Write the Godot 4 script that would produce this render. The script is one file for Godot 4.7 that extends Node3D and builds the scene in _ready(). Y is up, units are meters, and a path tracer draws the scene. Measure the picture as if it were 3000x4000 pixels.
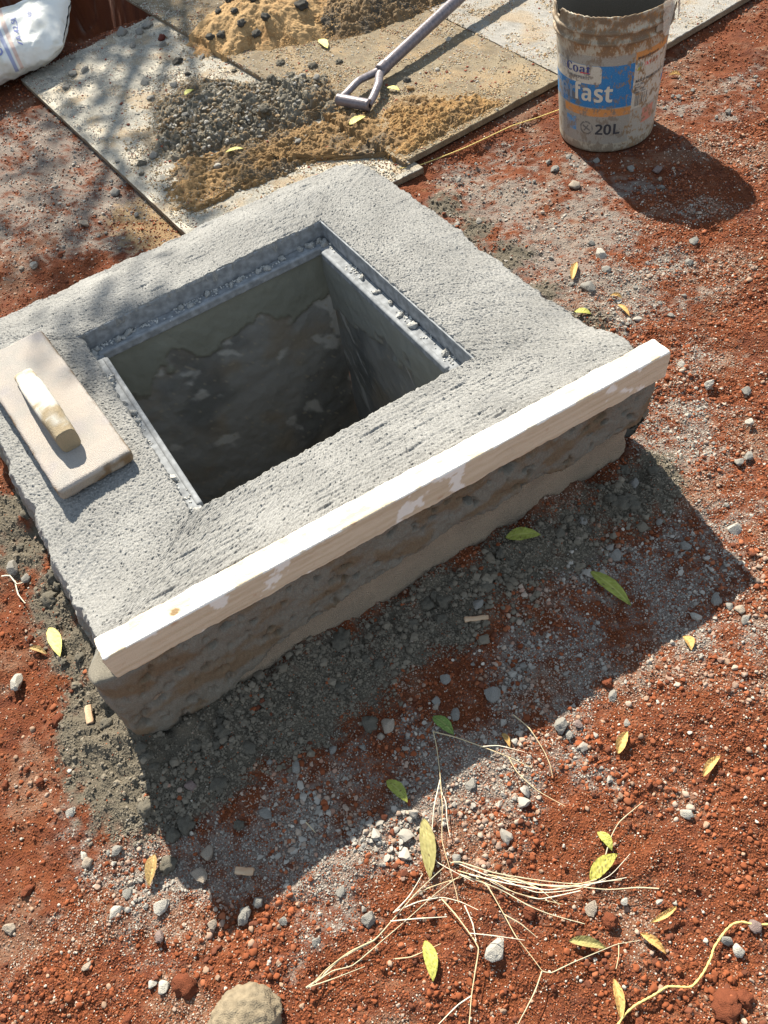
extends Node3D
# A freshly plastered inspection chamber on a building site: mortar collar with a steel
# cover frame, timber straightedge, wooden float, boards with sand and mortar, bucket, bag.

const SUN_TRAVEL := Vector3(-0.17, -1.0, 1.1)
const CEMENT := [0.632, -0.054, 0.101, 0.60,
	0.851, 0.072, 0.132, 0.70,
	0.755, 0.287, 0.095, 0.50,
	0.928, -0.211, 0.145, 0.70,
	0.892, -0.359, 0.133, 0.70,
	0.961, 0.029, 0.122, 0.50,
	0.968, 0.177, 0.103, 0.35,
	0.812, 0.449, 0.093, 0.35,
	0.640, 0.547, 0.099, 0.50,
	0.607, 0.702, 0.071, 0.45,
	0.881, -0.556, 0.087, 0.80,
	1.025, -0.577, 0.108, 0.60,
	0.780, -0.352, 0.146, 1.00,
	0.772, -0.145, 0.153, 1.00,
	0.748, 0.027, 0.131, 1.00,
	0.888, -0.038, 0.092, 0.90,
	0.789, 0.174, 0.085, 0.80,
	0.809, -0.500, 0.102, 0.90,
	1.141, -0.394, 0.088, 0.60,
	1.147, -0.231, 0.102, 0.50,
	1.049, -0.209, 0.083, 0.50,
	1.529, -0.375, 0.134, 0.60,
	1.717, -0.402, 0.121, 0.40,
	1.154, -0.051, 0.098, 0.35,
	0.222, 0.695, 0.129, 0.80,
	0.351, 0.731, 0.132, 0.80,
	0.299, 0.846, 0.085, 0.70,
	0.055, 0.712, 0.124, 0.65,
	0.044, 0.852, 0.100, 0.75,
	-0.152, 0.801, 0.108, 0.70,
	-0.347, 0.757, 0.118, 0.85,
	-0.452, 0.730, 0.109, 0.95,
	-0.453, 0.797, 0.078, 0.90,
	-0.274, 0.851, 0.087, 0.65,
	-0.131, 0.862, 0.078, 0.80,
	0.463, 0.753, 0.079, 0.70,
	0.644, 0.451, 0.076, 0.95,
	0.571, 0.555, 0.085, 0.85,
	0.567, 0.671, 0.059, 0.50,
	0.784, 0.370, 0.054, 0.50,
	-0.607, 0.650, 0.092, 1.00,
	-0.570, 0.735, 0.060, 0.90,
	-0.691, 0.636, 0.062, 0.50,
	-0.779, 0.660, 0.042, 0.40,
	-0.656, 0.750, 0.040, 0.40,
	-0.684, 0.525, 0.054, 0.40,
	-0.068, -1.495, 0.313, 1.00,
	0.032, -1.507, 0.252, 1.00,
	0.024, -1.068, 0.111, 0.70,
	-0.189, -1.615, 0.215, 1.00,
	-0.180, -1.293, 0.177, 0.70,
	0.045, -1.243, 0.214, 0.90,
	-0.067, -1.805, 0.227, 0.95,
	-0.222, -1.400, 0.162, 0.70,
	0.093, -1.681, 0.155, 0.90,
	-0.048, -1.074, 0.129, 0.50,
	-0.274, -1.225, 0.115, 0.40,
	-0.423, 0.890, 0.048, 0.30,
	-0.159, 1.051, 0.056, 0.25,
	-0.004, 0.968, 0.048, 0.50,
	0.353, 0.929, 0.063, 0.40,
	0.316, 0.986, 0.042, 0.40]
const MORTAR := [-0.548, 0.462, 0.076, 1.00,
	-0.482, 0.498, 0.080, 1.00,
	-0.407, 0.530, 0.084, 1.00,
	-0.323, 0.548, 0.078, 1.00,
	-0.214, 0.555, 0.073, 1.00,
	-0.087, 0.556, 0.069, 1.00,
	0.045, 0.557, 0.067, 1.00,
	0.168, 0.561, 0.066, 1.00,
	0.293, 0.569, 0.067, 1.00,
	0.415, 0.572, 0.069, 1.00,
	0.511, 0.568, 0.065, 1.00,
	-0.185, 0.604, 0.062, 0.70,
	-0.321, 0.612, 0.061, 0.70,
	-0.460, 0.585, 0.067, 0.90,
	0.027, 0.611, 0.053, 0.60,
	-0.607, -0.187, 0.075, 1.00,
	-0.594, -0.056, 0.071, 1.00,
	-0.590, 0.088, 0.062, 1.00,
	-0.589, 0.229, 0.064, 1.00,
	-0.590, 0.334, 0.068, 1.00,
	-0.590, 0.432, 0.082, 1.00,
	-0.590, 0.523, 0.085, 1.00,
	-0.640, 0.497, 0.048, 0.60,
	-0.565, 0.588, 0.062, 0.90,
	-0.669, 0.407, 0.039, 0.50,
	-0.648, 0.586, 0.037, 0.50,
	0.729, -0.344, 0.072, 0.90,
	0.721, -0.192, 0.069, 0.80,
	0.717, 0.131, 0.056, 0.70,
	0.700, -0.017, 0.058, 0.70,
	0.747, -0.499, 0.067, 0.80,
	-0.041, 0.708, 0.041, 0.40,
	0.138, 0.669, 0.048, 0.50]
const SANDY := [0.089, -0.991, 0.099, 0.90,
	0.073, -1.117, 0.094, 0.70,
	0.031, -0.940, 0.089, 0.60,
	0.011, -1.112, 0.075, 0.50,
	0.712, 0.169, 0.055, 0.60,
	0.789, -0.583, 0.069, 0.40]
const LEAVES := [[0.1881, 0.5250, 0.2453, 0.5568, 0.0285, "g", "yellow-green leaf lying flat on wet mortar crumbs below the timber"],
	[0.2766, 0.6621, 0.2850, 0.7593, 0.0247, "g", "long green leaf pointing at the white chip in the shadow"],
	[-0.1176, 0.7310, -0.1079, 0.7779, 0.0200, "d", "dark green leaf under the bent top of the straw tangle"],
	[-0.2396, 0.7787, -0.2318, 0.8286, 0.0205, "g", "small green leaf alone in the middle of the shadow"],
	[-0.2235, 0.8625, -0.2658, 0.9425, 0.0244, "o", "long olive leaf half in shadow with a red clod on it"],
	[-0.0182, 1.0275, -0.0191, 1.0604, 0.0148, "y", "small pale green leaf beside an upright straw stem"],
	[-0.0723, 1.0748, -0.0150, 1.0688, 0.0216, "s", "spotted yellow-green leaf crossed by a straw stem"],
	[-0.3178, 1.0082, -0.3381, 1.0586, 0.0195, "y", "yellow-green leaf alone on red gravel near the bottom edge"],
	[-0.6171, 0.1523, -0.6185, 0.2337, 0.0250, "p", "pale yellow leaf beside the left end of the timber"],
	[0.7024, 0.0988, 0.7243, 0.1310, 0.0180, "y", "pale folded leaf at the right edge of the mortar collar"],
	[0.3814, -1.1258, 0.4307, -1.0974, 0.0192, "p", "thin yellow leaf on the brown sand behind the collar"],
	[0.9517, -1.5574, 0.9390, -1.4760, 0.0277, "p", "pale leaf at the foot of the orange sand heap"],
	[0.7261, -0.9623, 0.7892, -0.9721, 0.0256, "p", "pale curled leaf in front of the shovel grip"],
	[0.9356, -1.0894, 0.9547, -1.0434, 0.0202, "p", "pale leaf beside the shovel fork"],
	[0.4393, -1.5784, 0.4784, -1.5851, 0.0245, "y", "small yellow leaf on the dark mortar heap"]]
const DRY_LEAVES := [[0.0861, 0.9532, 0.1230, 0.9339, 0.0163, "t", "tan curled leaf on sunlit red gravel at the shadow edge"],
	[0.1677, 1.0531, 0.2126, 1.0442, 0.0127, "t", "narrow tan leaf near the right edge on red gravel"],
	[0.3161, 0.8561, 0.3036, 0.8854, 0.0174, "t", "tan folded leaf in the shadow near the red soil"],
	[-0.6085, 0.6637, -0.6348, 0.7047, 0.0204, "b", "brown curled dry leaf on the grey powder at lower left"],
	[-0.1482, 1.1207, -0.1113, 1.1572, 0.0144, "o", "grey-brown narrow leaf below the straw tangle"],
	[0.0054, 1.1687, -0.0398, 1.1641, 0.0086, "t", "orange-tan curled leaf strip near the yellow cord"],
	[-0.0596, 1.1674, -0.0491, 1.2061, 0.0111, "t", "tan triangular leaf scrap left of the yellow cord"],
	[-0.1282, 1.1909, -0.1545, 1.2347, 0.0135, "t", "long tan leaf with dark spots beside the cord's lower end"],
	[0.7784, -0.0003, 0.8318, -0.0479, 0.0164, "t", "upright tan leaf among grey crumbs right of the collar"],
	[-0.0401, 0.8181, -0.0449, 0.8457, 0.0090, "t", "thin tan leaf beside the branching straw stem"],
	[1.6152, -0.5689, 1.6383, -0.5432, 0.0186, "t", "curled orange-tan leaf right of the bucket"],
	[0.8052, 0.1307, 0.7976, 0.1783, 0.0104, "t", "bent tan leaf stalk on crumbs right of the collar"],
	[0.8127, 0.0950, 0.8294, 0.1189, 0.0119, "t", "tan leaf scrap on red gravel beyond the right crumbs"],
	[-0.6659, 0.1626, -0.6416, 0.1987, 0.0110, "b", "brown crumpled leaf scrap left of the pale stick"]]
const STONES := [[-0.1871, 0.6992, 0.0161, 0.0159, "p", "pale squarish stone in the shadow beside a grey one"],
	[-0.2061, 0.7059, 0.0088, 0.0079, "p", "small pale stone touching the squarish pale stone"],
	[-0.2112, 0.6781, 0.0145, 0.0142, "m", "round grey mortar-coated stone left of the squarish pale stone"],
	[-0.5114, 0.5989, 0.0099, 0.0182, "v", "smooth mauve pebble at the left tip of the shadow"],
	[-0.4270, 0.7085, 0.0112, 0.0167, "g", "oval grey pebble in the grey powder of the shadow"],
	[-0.5354, 0.7118, 0.0160, 0.0132, "p", "pale oblong stone half in sun at the shadow's left border"],
	[-0.5612, 0.7324, 0.0112, 0.0158, "p", "pale lumpy stone just left of the shadow border"],
	[-0.2398, 1.0736, 0.0223, 0.0163, "w", "large white crusty stone on red gravel below the straw"],
	[-0.3705, 0.9364, 0.0143, 0.0158, "g", "grey-white angular stone left of the straw bundle"],
	[0.1097, 1.0788, 0.0094, 0.0129, "w", "flat white stone on the red gravel at right"],
	[-0.0115, 0.7505, 0.0162, 0.0151, "g", "flat grey stone in the shadow right of the brick-red patch"],
	[0.0471, 0.8618, 0.0175, 0.0158, "g", "broad grey stone at the edge of the shadow"],
	[0.0711, 0.8769, 0.0096, 0.0105, "v", "brownish round pebble right of the broad grey stone"],
	[-0.7108, 0.2180, 0.0162, 0.0209, "w", "knobbly white stone at the left edge"],
	[0.5442, 0.7455, 0.0157, 0.0142, "w", "pale angular chip on sunlit soil right of the slab's shadow"],
	[0.3606, 0.8383, 0.0095, 0.0114, "w", "bright white paint-like chip inside the shadow"],
	[0.4244, 0.8765, 0.0113, 0.0105, "p", "pale stone at the right corner of the shadow"],
	[0.1548, 0.8473, 0.0098, 0.0099, "r", "brick-red clod alone in the shadow"],
	[-0.6934, 0.7112, 0.0155, 0.0099, "w", "white oblong stone, left of the pair at lower left"],
	[-0.6313, 0.7408, 0.0152, 0.0106, "w", "white wedge stone, right of the pair at lower left"],
	[-0.8432, 0.6384, 0.0102, 0.0178, "p", "pale kite-shaped stone near the left edge"],
	[-0.6492, 0.7799, 0.0104, 0.0114, "v", "pinkish angular stone below the white wedge stone"],
	[-0.6695, 0.8502, 0.0118, 0.0130, "w", "round white stone near the bottom left"],
	[-0.6811, 0.8348, 0.0126, 0.0078, "w", "white splinter stone touching the round white stone"],
	[-0.6422, 0.8653, 0.0141, 0.0189, "r", "reddish brown stone right of the round white stone"],
	[-0.0256, 1.2954, 0.0225, 0.0173, "r", "big red-brown stone at the bottom right corner"],
	[-0.0035, 1.3021, 0.0105, 0.0116, "r", "red stone behind the big red-brown stone"],
	[0.9028, -0.0419, 0.0196, 0.0189, "w", "white angular stone on the crumbs right of the collar"],
	[0.7890, 0.0469, 0.0198, 0.0218, "g", "round grey stone right of the collar"],
	[0.8673, 0.0165, 0.0168, 0.0158, "g", "grey-white stone above the round grey stone"],
	[1.2416, -0.2140, 0.0194, 0.0152, "v", "flat mauve stone inside the bucket's shadow"],
	[1.0448, -0.3160, 0.0176, 0.0209, "p", "pale stone left of the bucket's shadow"],
	[1.0635, -0.4194, 0.0196, 0.0154, "g", "greenish grey stone below the bucket at left"],
	[0.7808, 0.4436, 0.0169, 0.0128, "w", "pale pointed stone right of the timber's end"],
	[0.7766, 0.3639, 0.0097, 0.0083, "w", "small white stone beyond the timber's end"],
	[0.7652, 0.5710, 0.0133, 0.0112, "w", "white stone at the right edge level with the timber"],
	[0.6982, 0.6334, 0.0158, 0.0098, "g", "long grey-white stone at the right edge"],
	[0.4519, 0.7182, 0.0108, 0.0119, "g", "grey stone near the end of the slab's right shadow"],
	[-0.0957, 1.1035, 0.0127, 0.0091, "p", "tan lumpy stone under the straw tips"],
	[-0.0489, 1.1236, 0.0075, 0.0066, "w", "small white oval stone right of the straw tips"],
	[-0.0086, 1.1506, 0.0083, 0.0050, "w", "small white flake left of the curled orange leaf"],
	[-0.0839, 1.1314, 0.0105, 0.0099, "r", "dark red clod below the straw tips"],
	[-0.1714, 1.0596, 0.0082, 0.0090, "r", "dark red clod among the straw stems"],
	[0.0359, 1.2554, 0.0099, 0.0108, "w", "white stone right of the yellow cord"],
	[0.0762, 1.2455, 0.0115, 0.0118, "v", "brown stone by the cord's end at the right edge"],
	[0.0309, 1.2366, 0.0076, 0.0125, "g", "grey stone touching the yellow cord"],
	[-0.7072, 0.6018, 0.0067, 0.0102, "w", "small white pebble above the powder at left"],
	[-0.7015, 0.5219, 0.0112, 0.0085, "w", "white flake beside the brown crumbs at left"],
	[-0.7037, 0.6146, 0.0117, 0.0111, "p", "pale crumbly stone left of the grey powder"],
	[-0.6689, 0.6928, 0.0090, 0.0090, "g", "grey gravel stone above the white pair"],
	[-0.6660, 0.3457, 0.0127, 0.0110, "r", "red stone left of the mortar crumbs"],
	[-0.6375, -0.0377, 0.0186, 0.0182, "g", "grey stone beside the mortar crumbs at the left edge"],
	[-0.6200, 0.0010, 0.0143, 0.0123, "g", "grey lump right of the stone at the left edge"],
	[-0.2742, -1.0490, 0.0145, 0.0144, "w", "white stone on red soil left of the collar"],
	[-0.3082, -1.0658, 0.0102, 0.0096, "p", "tan pebble beside the white stone left of the collar"],
	[-0.0847, -1.1554, 0.0151, 0.0249, "p", "upright pale stone on the soil behind the float"],
	[0.0482, -1.2501, 0.0187, 0.0206, "g", "grey stone against the edge of the front board"]]
const BOARD_STONES := [[0.4735, -2.2725, 0.0271, 0.0298, "g", "grey stone at the board's far corner beside the dark trench"],
	[0.5256, -2.2228, 0.0248, 0.0227, "g", "pale grey stone beside the far corner stone"],
	[0.4603, -2.1304, 0.0201, 0.0199, "g", "grey stone in the row along the raised board"],
	[0.5660, -2.2507, 0.0292, 0.0206, "g", "grey stone leaning on the raised board's edge"],
	[0.5662, -2.0960, 0.0201, 0.0199, "d", "dark red round clod on the front board"],
	[0.5455, -2.0375, 0.0198, 0.0152, "g", "grey stone below the dark red clod"],
	[0.2527, -2.0864, 0.0237, 0.0152, "g", "flat grey stone near the cement bag"],
	[0.1523, -2.0143, 0.0212, 0.0148, "g", "flat grey stone on the board below the cement bag"],
	[0.2060, -2.0930, 0.0237, 0.0195, "g", "grey lump of two stones near the cement bag"],
	[0.2535, -2.2317, 0.0184, 0.0157, "g", "grey stone on the board's back edge"],
	[0.3798, -1.8127, 0.0167, 0.0163, "g", "grey stone above the mortar heap's left end"],
	[0.4537, -1.7128, 0.0163, 0.0199, "g", "pale angular stone at the top of the mortar heap"],
	[0.3564, -1.6900, 0.0179, 0.0197, "g", "light stone at the mortar heap's left edge"],
	[0.2154, -1.3255, 0.0193, 0.0176, "g", "dark angular stone at the mortar heap's lower left"],
	[0.3392, -1.1032, 0.0197, 0.0150, "w", "pale stone on the brown sand near the collar"],
	[0.1131, -1.3843, 0.0114, 0.0107, "g", "grey stone alone on the clean board patch"],
	[0.5862, -1.0403, 0.0183, 0.0134, "g", "grey stone on the sand left of the collar's back corner"],
	[0.2264, -1.5775, 0.0086, 0.0076, "d", "tiny dark red clod on the board"],
	[0.2771, -1.6210, 0.0070, 0.0115, "w", "small white chip on the board"],
	[0.6116, -1.8249, 0.0227, 0.0125, "g", "grey flake by the raised board's edge"],
	[0.5698, -1.8469, 0.0114, 0.0167, "w", "white chip left of the grey flake"],
	[1.0112, -1.0882, 0.0131, 0.0126, "k", "dark clod under the shovel shaft"],
	[0.9919, -1.0370, 0.0161, 0.0159, "s", "sandy lump right of the shovel fork"],
	[1.2622, -1.2197, 0.0140, 0.0116, "w", "white chip right of the shovel shaft"],
	[1.1195, -1.0779, 0.0099, 0.0091, "w", "small pale pebble on the board right of the shaft"],
	[0.9767, -1.7083, 0.0228, 0.0250, "k", "brown clod at the sand heap's right foot"]]

var rng := RandomNumberGenerator.new()
var nz := FastNoiseLite.new()      # smooth noise, frequency 1
var nf := FastNoiseLite.new()      # fractal noise
var cell := FastNoiseLite.new()    # cells
var taken := {}
var M := {}
var zx0 := -1.8
var zz0 := -3.9
var zw := 440
var zh := 500
var zstep := 0.012
var z_cem := PackedFloat32Array()
var z_mor := PackedFloat32Array()
var z_san := PackedFloat32Array()
var stone_meshes := []
var lump_meshes := []

# ---------------------------------------------------------------- helpers
func numbered(called: String) -> String:
	if not taken.has(called):
		taken[called] = 0
		return called
	taken[called] += 1
	return "%s_%03d" % [called, taken[called]]

func tag(o: Node, label: String, category: String, group := "", kind := "") -> void:
	o.set_meta("label", label)
	o.set_meta("category", category)
	if group != "": o.set_meta("group", group)
	if kind != "": o.set_meta("kind", kind)

func thing(called: String, label: String, category: String, at := Vector3.ZERO, group := "") -> Node3D:
	var o := Node3D.new()
	o.name = numbered(called)
	add_child(o)
	o.position = at
	tag(o, label, category, group)
	return o

func part(parent: Node, called: String, mesh: Mesh, mat: Material, at := Vector3.ZERO) -> MeshInstance3D:
	var o := MeshInstance3D.new()
	o.name = numbered(called) if parent == self else called
	o.mesh = mesh
	o.material_override = mat
	parent.add_child(o, true)
	o.position = at
	o.cast_shadow = GeometryInstance3D.SHADOW_CASTING_SETTING_ON
	return o

func lin(r: float, g: float, b: float) -> Color:
	return Color(r, g, b).linear_to_srgb()

func sstep(a: float, b: float, x: float) -> float:
	var t := clampf((x - a) / (b - a), 0.0, 1.0)
	return t * t * (3.0 - 2.0 * t)

func noise_tex(freq: float, kind: int, lo: float, hi: float, seed_: int, octaves := 4, normal := false, bump := 4.0) -> NoiseTexture2D:
	var n := FastNoiseLite.new()
	n.seed = seed_
	n.noise_type = kind as FastNoiseLite.NoiseType
	n.frequency = freq
	n.fractal_octaves = octaves
	var t := NoiseTexture2D.new()
	t.width = 512
	t.height = 512
	t.seamless = true
	t.noise = n
	if normal:
		t.as_normal_map = true
		t.bump_strength = bump
	else:
		var g := Gradient.new()
		g.set_color(0, Color(lo, lo, lo))
		g.set_color(1, Color(hi, hi, hi))
		t.color_ramp = g
	return t

func mat(c: Color, rough := 0.9, metal := 0.0, vertex := false) -> StandardMaterial3D:
	var m := StandardMaterial3D.new()
	m.albedo_color = c
	m.roughness = rough
	m.metallic = metal
	m.metallic_specular = 0.3
	m.vertex_color_use_as_albedo = vertex
	m.cull_mode = BaseMaterial3D.CULL_DISABLED
	return m

func grain(m: StandardMaterial3D, tex: Texture2D, normal: Texture2D, scale_: float, nscale := 1.0, world := true) -> StandardMaterial3D:
	m.uv1_triplanar = true
	m.uv1_world_triplanar = world
	m.uv1_scale = Vector3.ONE * scale_
	if tex: m.albedo_texture = tex
	if normal:
		m.normal_enabled = true
		m.normal_texture = normal
		m.normal_scale = nscale
	return m

func mesh_of(v: PackedVector3Array, n: PackedVector3Array, ix: PackedInt32Array, c := PackedColorArray(), uv := PackedVector2Array()) -> ArrayMesh:
	var a := []
	a.resize(Mesh.ARRAY_MAX)
	a[Mesh.ARRAY_VERTEX] = v
	a[Mesh.ARRAY_NORMAL] = n
	a[Mesh.ARRAY_INDEX] = ix
	if c.size(): a[Mesh.ARRAY_COLOR] = c
	if uv.size(): a[Mesh.ARRAY_TEX_UV] = uv
	var m := ArrayMesh.new()
	m.add_surface_from_arrays(Mesh.PRIMITIVE_TRIANGLES, a)
	return m

# normals of a grid of nu x nv points, then its mesh; loop_u joins the last column to the first
func grid(v: PackedVector3Array, nu: int, nv: int, c := PackedColorArray(), loop_u := false, skip := PackedByteArray(), uv := PackedVector2Array()) -> ArrayMesh:
	var n := PackedVector3Array()
	n.resize(v.size())
	var ix := PackedInt32Array()
	for j in nv:
		for i in nu:
			var i0 := i - 1
			var i1 := i + 1
			if loop_u:
				i0 = posmod(i0, nu)
				i1 = i1 % nu
			else:
				i0 = maxi(i0, 0)
				i1 = mini(i1, nu - 1)
			var a := v[j * nu + i1] - v[j * nu + i0]
			var b := v[mini(j + 1, nv - 1) * nu + i] - v[maxi(j - 1, 0) * nu + i]
			n[j * nu + i] = b.cross(a).normalized()
	var cu := nu if loop_u else nu - 1
	for j in nv - 1:
		for i in cu:
			if skip.size() and skip[j * nu + i]: continue
			var p := j * nu + i
			var q := j * nu + (i + 1) % nu
			ix.append_array([p, q, q + nu, p, q + nu, p + nu])
	return mesh_of(v, n, ix, c, uv)

# a box with rounded, slightly uneven edges and faces; tint(p, n) gives its vertex colours
func rbox(size: Vector3, r: float, seg: float, amp: float, freq: float, tint = null, seed_ := 0.0) -> ArrayMesh:
	var v := PackedVector3Array()
	var nn := PackedVector3Array()
	var cc := PackedColorArray()
	var ix := PackedInt32Array()
	var h := size * 0.5
	var lists := []
	for ax in 3:
		var l := [-h[ax], -h[ax] + r * 0.3, -h[ax] + r]
		var inner: float = size[ax] - 2.0 * r
		var k := maxi(1, int(inner / seg))
		for i in range(1, k): l.append(-h[ax] + r + inner * i / k)
		l.append_array([h[ax] - r, h[ax] - r * 0.3, h[ax]])
		lists.append(l)
	for ax in 3:
		var a1 := (ax + 1) % 3
		var a2 := (ax + 2) % 3
		for s in [-1.0, 1.0]:
			var la: Array = lists[a1]
			var lb: Array = lists[a2]
			var base := v.size()
			for b in lb:
				for a in la:
					var p := Vector3.ZERO
					p[ax] = h[ax] * s
					p[a1] = a
					p[a2] = b
					var q := p.clamp(-h + Vector3.ONE * r, h - Vector3.ONE * r)
					var n := (p - q).normalized()
					var w := q + n * r
					var k2 := w * freq + Vector3(seed_, seed_ * 1.7, 0)
					w += n * amp * (nf.get_noise_3dv(k2) + 0.5 * nf.get_noise_3dv(k2 * 3.1))
					v.append(w)
					nn.append(n)
					if tint != null: cc.append(tint.call(w, n))
			for j in lb.size() - 1:
				for i in la.size() - 1:
					var p0 := base + j * la.size() + i
					var p1 := p0 + la.size()
					if s < 0: ix.append_array([p0, p0 + 1, p1 + 1, p0, p1 + 1, p1])
					else: ix.append_array([p0, p1 + 1, p0 + 1, p0, p1, p1 + 1])
	return mesh_of(v, nn, ix, cc)

# a tube along points with a radius for each
func tube(pts: PackedVector3Array, rad: PackedFloat32Array, sides := 6, squash := 1.0) -> ArrayMesh:
	var v := PackedVector3Array()
	var n := pts.size()
	var side := Vector3.ZERO
	for j in n:
		var d := (pts[mini(j + 1, n - 1)] - pts[maxi(j - 1, 0)]).normalized()
		if side == Vector3.ZERO:
			side = d.cross(Vector3.UP if absf(d.y) < 0.9 else Vector3.RIGHT).normalized()
		side = (side - d * side.dot(d)).normalized()
		var up := side.cross(d)
		for i in sides:
			var a := TAU * i / sides
			v.append(pts[j] + (side * cos(a) + up * sin(a) * squash) * rad[j])
	# closed ends
	var caps := PackedVector3Array()
	for i in sides: caps.append(pts[0])
	caps.append_array(v)
	for i in sides: caps.append(pts[n - 1])
	return grid(caps, sides, n + 2, PackedColorArray(), true)

func smooth_line(p: Array, step: float) -> PackedVector3Array:
	var c := Curve3D.new()
	for i in p.size():
		var t: Vector3 = (p[mini(i + 1, p.size() - 1)] - p[maxi(i - 1, 0)]) * 0.10
		c.add_point(p[i], -t, t)
	c.bake_interval = step
	return c.get_baked_points()

# ico-sphere turned into a stone by chopping planes off it, or into a lump by noise
func stone_mesh(sub: int, cuts: int, rough: float, seed_: int, flat: bool) -> ArrayMesh:
	var r := RandomNumberGenerator.new()
	r.seed = seed_
	var t := (1.0 + sqrt(5.0)) / 2.0
	var v: Array[Vector3] = []
	for q in [[-1, t, 0], [1, t, 0], [-1, -t, 0], [1, -t, 0], [0, -1, t], [0, 1, t], [0, -1, -t], [0, 1, -t], [t, 0, -1], [t, 0, 1], [-t, 0, -1], [-t, 0, 1]]:
		v.append(Vector3(q[0], q[1], q[2]).normalized())
	var f := [[0, 11, 5], [0, 5, 1], [0, 1, 7], [0, 7, 10], [0, 10, 11], [1, 5, 9], [5, 11, 4], [11, 10, 2], [10, 7, 6], [7, 1, 8], [3, 9, 4], [3, 4, 2], [3, 2, 6], [3, 6, 8], [3, 8, 9], [4, 9, 5], [2, 4, 11], [6, 2, 10], [8, 6, 7], [9, 8, 1]]
	for s in sub:
		var mids := {}
		var g := []
		for tri in f:
			var m := []
			for e in 3:
				var a: int = tri[e]
				var b: int = tri[(e + 1) % 3]
				var key := mini(a, b) * 100000 + maxi(a, b)
				if not mids.has(key):
					v.append(((v[a] + v[b]) * 0.5).normalized())
					mids[key] = v.size() - 1
				m.append(mids[key])
			g.append([tri[0], m[0], m[2]])
			g.append([tri[1], m[1], m[0]])
			g.append([tri[2], m[2], m[1]])
			g.append([m[0], m[1], m[2]])
		f = g
	for i in v.size():
		v[i] *= 1.0 + rough * nf.get_noise_3dv(v[i] * 1.3 + Vector3(seed_ * 3.7, 0, 0)) + rough * 0.5 * nz.get_noise_3dv(v[i] * 3.5 + Vector3(0, seed_ * 2.1, 0))
	for k in cuts:
		var d := Vector3(r.randfn(), r.randfn(), r.randfn()).normalized()
		var lim := r.randf_range(0.5, 0.82)
		for i in v.size():
			var e := v[i].dot(d)
			if e > lim: v[i] -= d * (e - lim)
	var st := SurfaceTool.new()
	st.begin(Mesh.PRIMITIVE_TRIANGLES)
	st.set_smooth_group(-1 if flat else 0)
	for tri in f:
		st.add_vertex(v[tri[0]])
		st.add_vertex(v[tri[2]])
		st.add_vertex(v[tri[1]])
	st.generate_normals()
	return st.commit()

# flat lettering bent onto a surface: at(x, y) gives the point and the normal there
func lettering(parent: Node, called: String, txt: String, height: float, font: Font, m: Material, at: Callable, origin: Vector2, stretch := 1.0) -> MeshInstance3D:
	var t := TextMesh.new()
	t.text = txt
	t.font = font
	t.font_size = 64
	t.pixel_size = height / 46.0
	t.depth = 0.0
	t.curve_step = 4.0
	t.horizontal_alignment = HORIZONTAL_ALIGNMENT_LEFT
	t.vertical_alignment = VERTICAL_ALIGNMENT_BOTTOM
	var a := t.get_mesh_arrays()
	var src: PackedVector3Array = a[Mesh.ARRAY_VERTEX]
	var v := PackedVector3Array()
	var n := PackedVector3Array()
	var miny := 1e9
	for p in src: miny = minf(miny, p.y)
	for p in src:
		var r: Array = at.call(origin.x + p.x * stretch, origin.y + p.y - miny)
		v.append(r[0] + r[1] * 0.0009)
		n.append(r[1])
	var ix: PackedInt32Array = a[Mesh.ARRAY_INDEX] if a[Mesh.ARRAY_INDEX] != null else PackedInt32Array()
	if ix.is_empty():
		for i in v.size(): ix.append(i)
	return part(parent, called, mesh_of(v, n, ix), m)

# ---------------------------------------------------------------- the soil
func splat(field: PackedFloat32Array, blobs: Array) -> PackedFloat32Array:
	field.resize(zw * zh)
	for b in range(0, blobs.size(), 4):
		var cx: float = blobs[b]
		var cz: float = blobs[b + 1]
		var r: float = blobs[b + 2]
		var s: float = blobs[b + 3]
		var R := r * 1.9
		var i0 := maxi(0, int((cx - R - zx0) / zstep))
		var i1 := mini(zw - 1, int((cx + R - zx0) / zstep))
		var j0 := maxi(0, int((cz - R - zz0) / zstep))
		var j1 := mini(zh - 1, int((cz + R - zz0) / zstep))
		for j in range(j0, j1 + 1):
			for i in range(i0, i1 + 1):
				var dx := zx0 + i * zstep - cx
				var dz := zz0 + j * zstep - cz
				var w := s * exp(-(dx * dx + dz * dz) / (r * r) * 0.9)
				var k := j * zw + i
				field[k] = 1.0 - (1.0 - field[k]) * (1.0 - w)
	return field

func zone(field: PackedFloat32Array, x: float, z: float) -> float:
	var fx := (x - zx0) / zstep
	var fz := (z - zz0) / zstep
	if fx < 0 or fz < 0 or fx >= zw - 1 or fz >= zh - 1: return 0.0
	return field[int(fz) * zw + int(fx)]

# distance outside the chamber's footprint
func off_slab(x: float, z: float) -> float:
	var dx := maxf(absf(x) - 0.515, 0.0)
	var dz := maxf(maxf(z - 0.49, -0.51 - z), 0.0)
	return sqrt(dx * dx + dz * dz)

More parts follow.
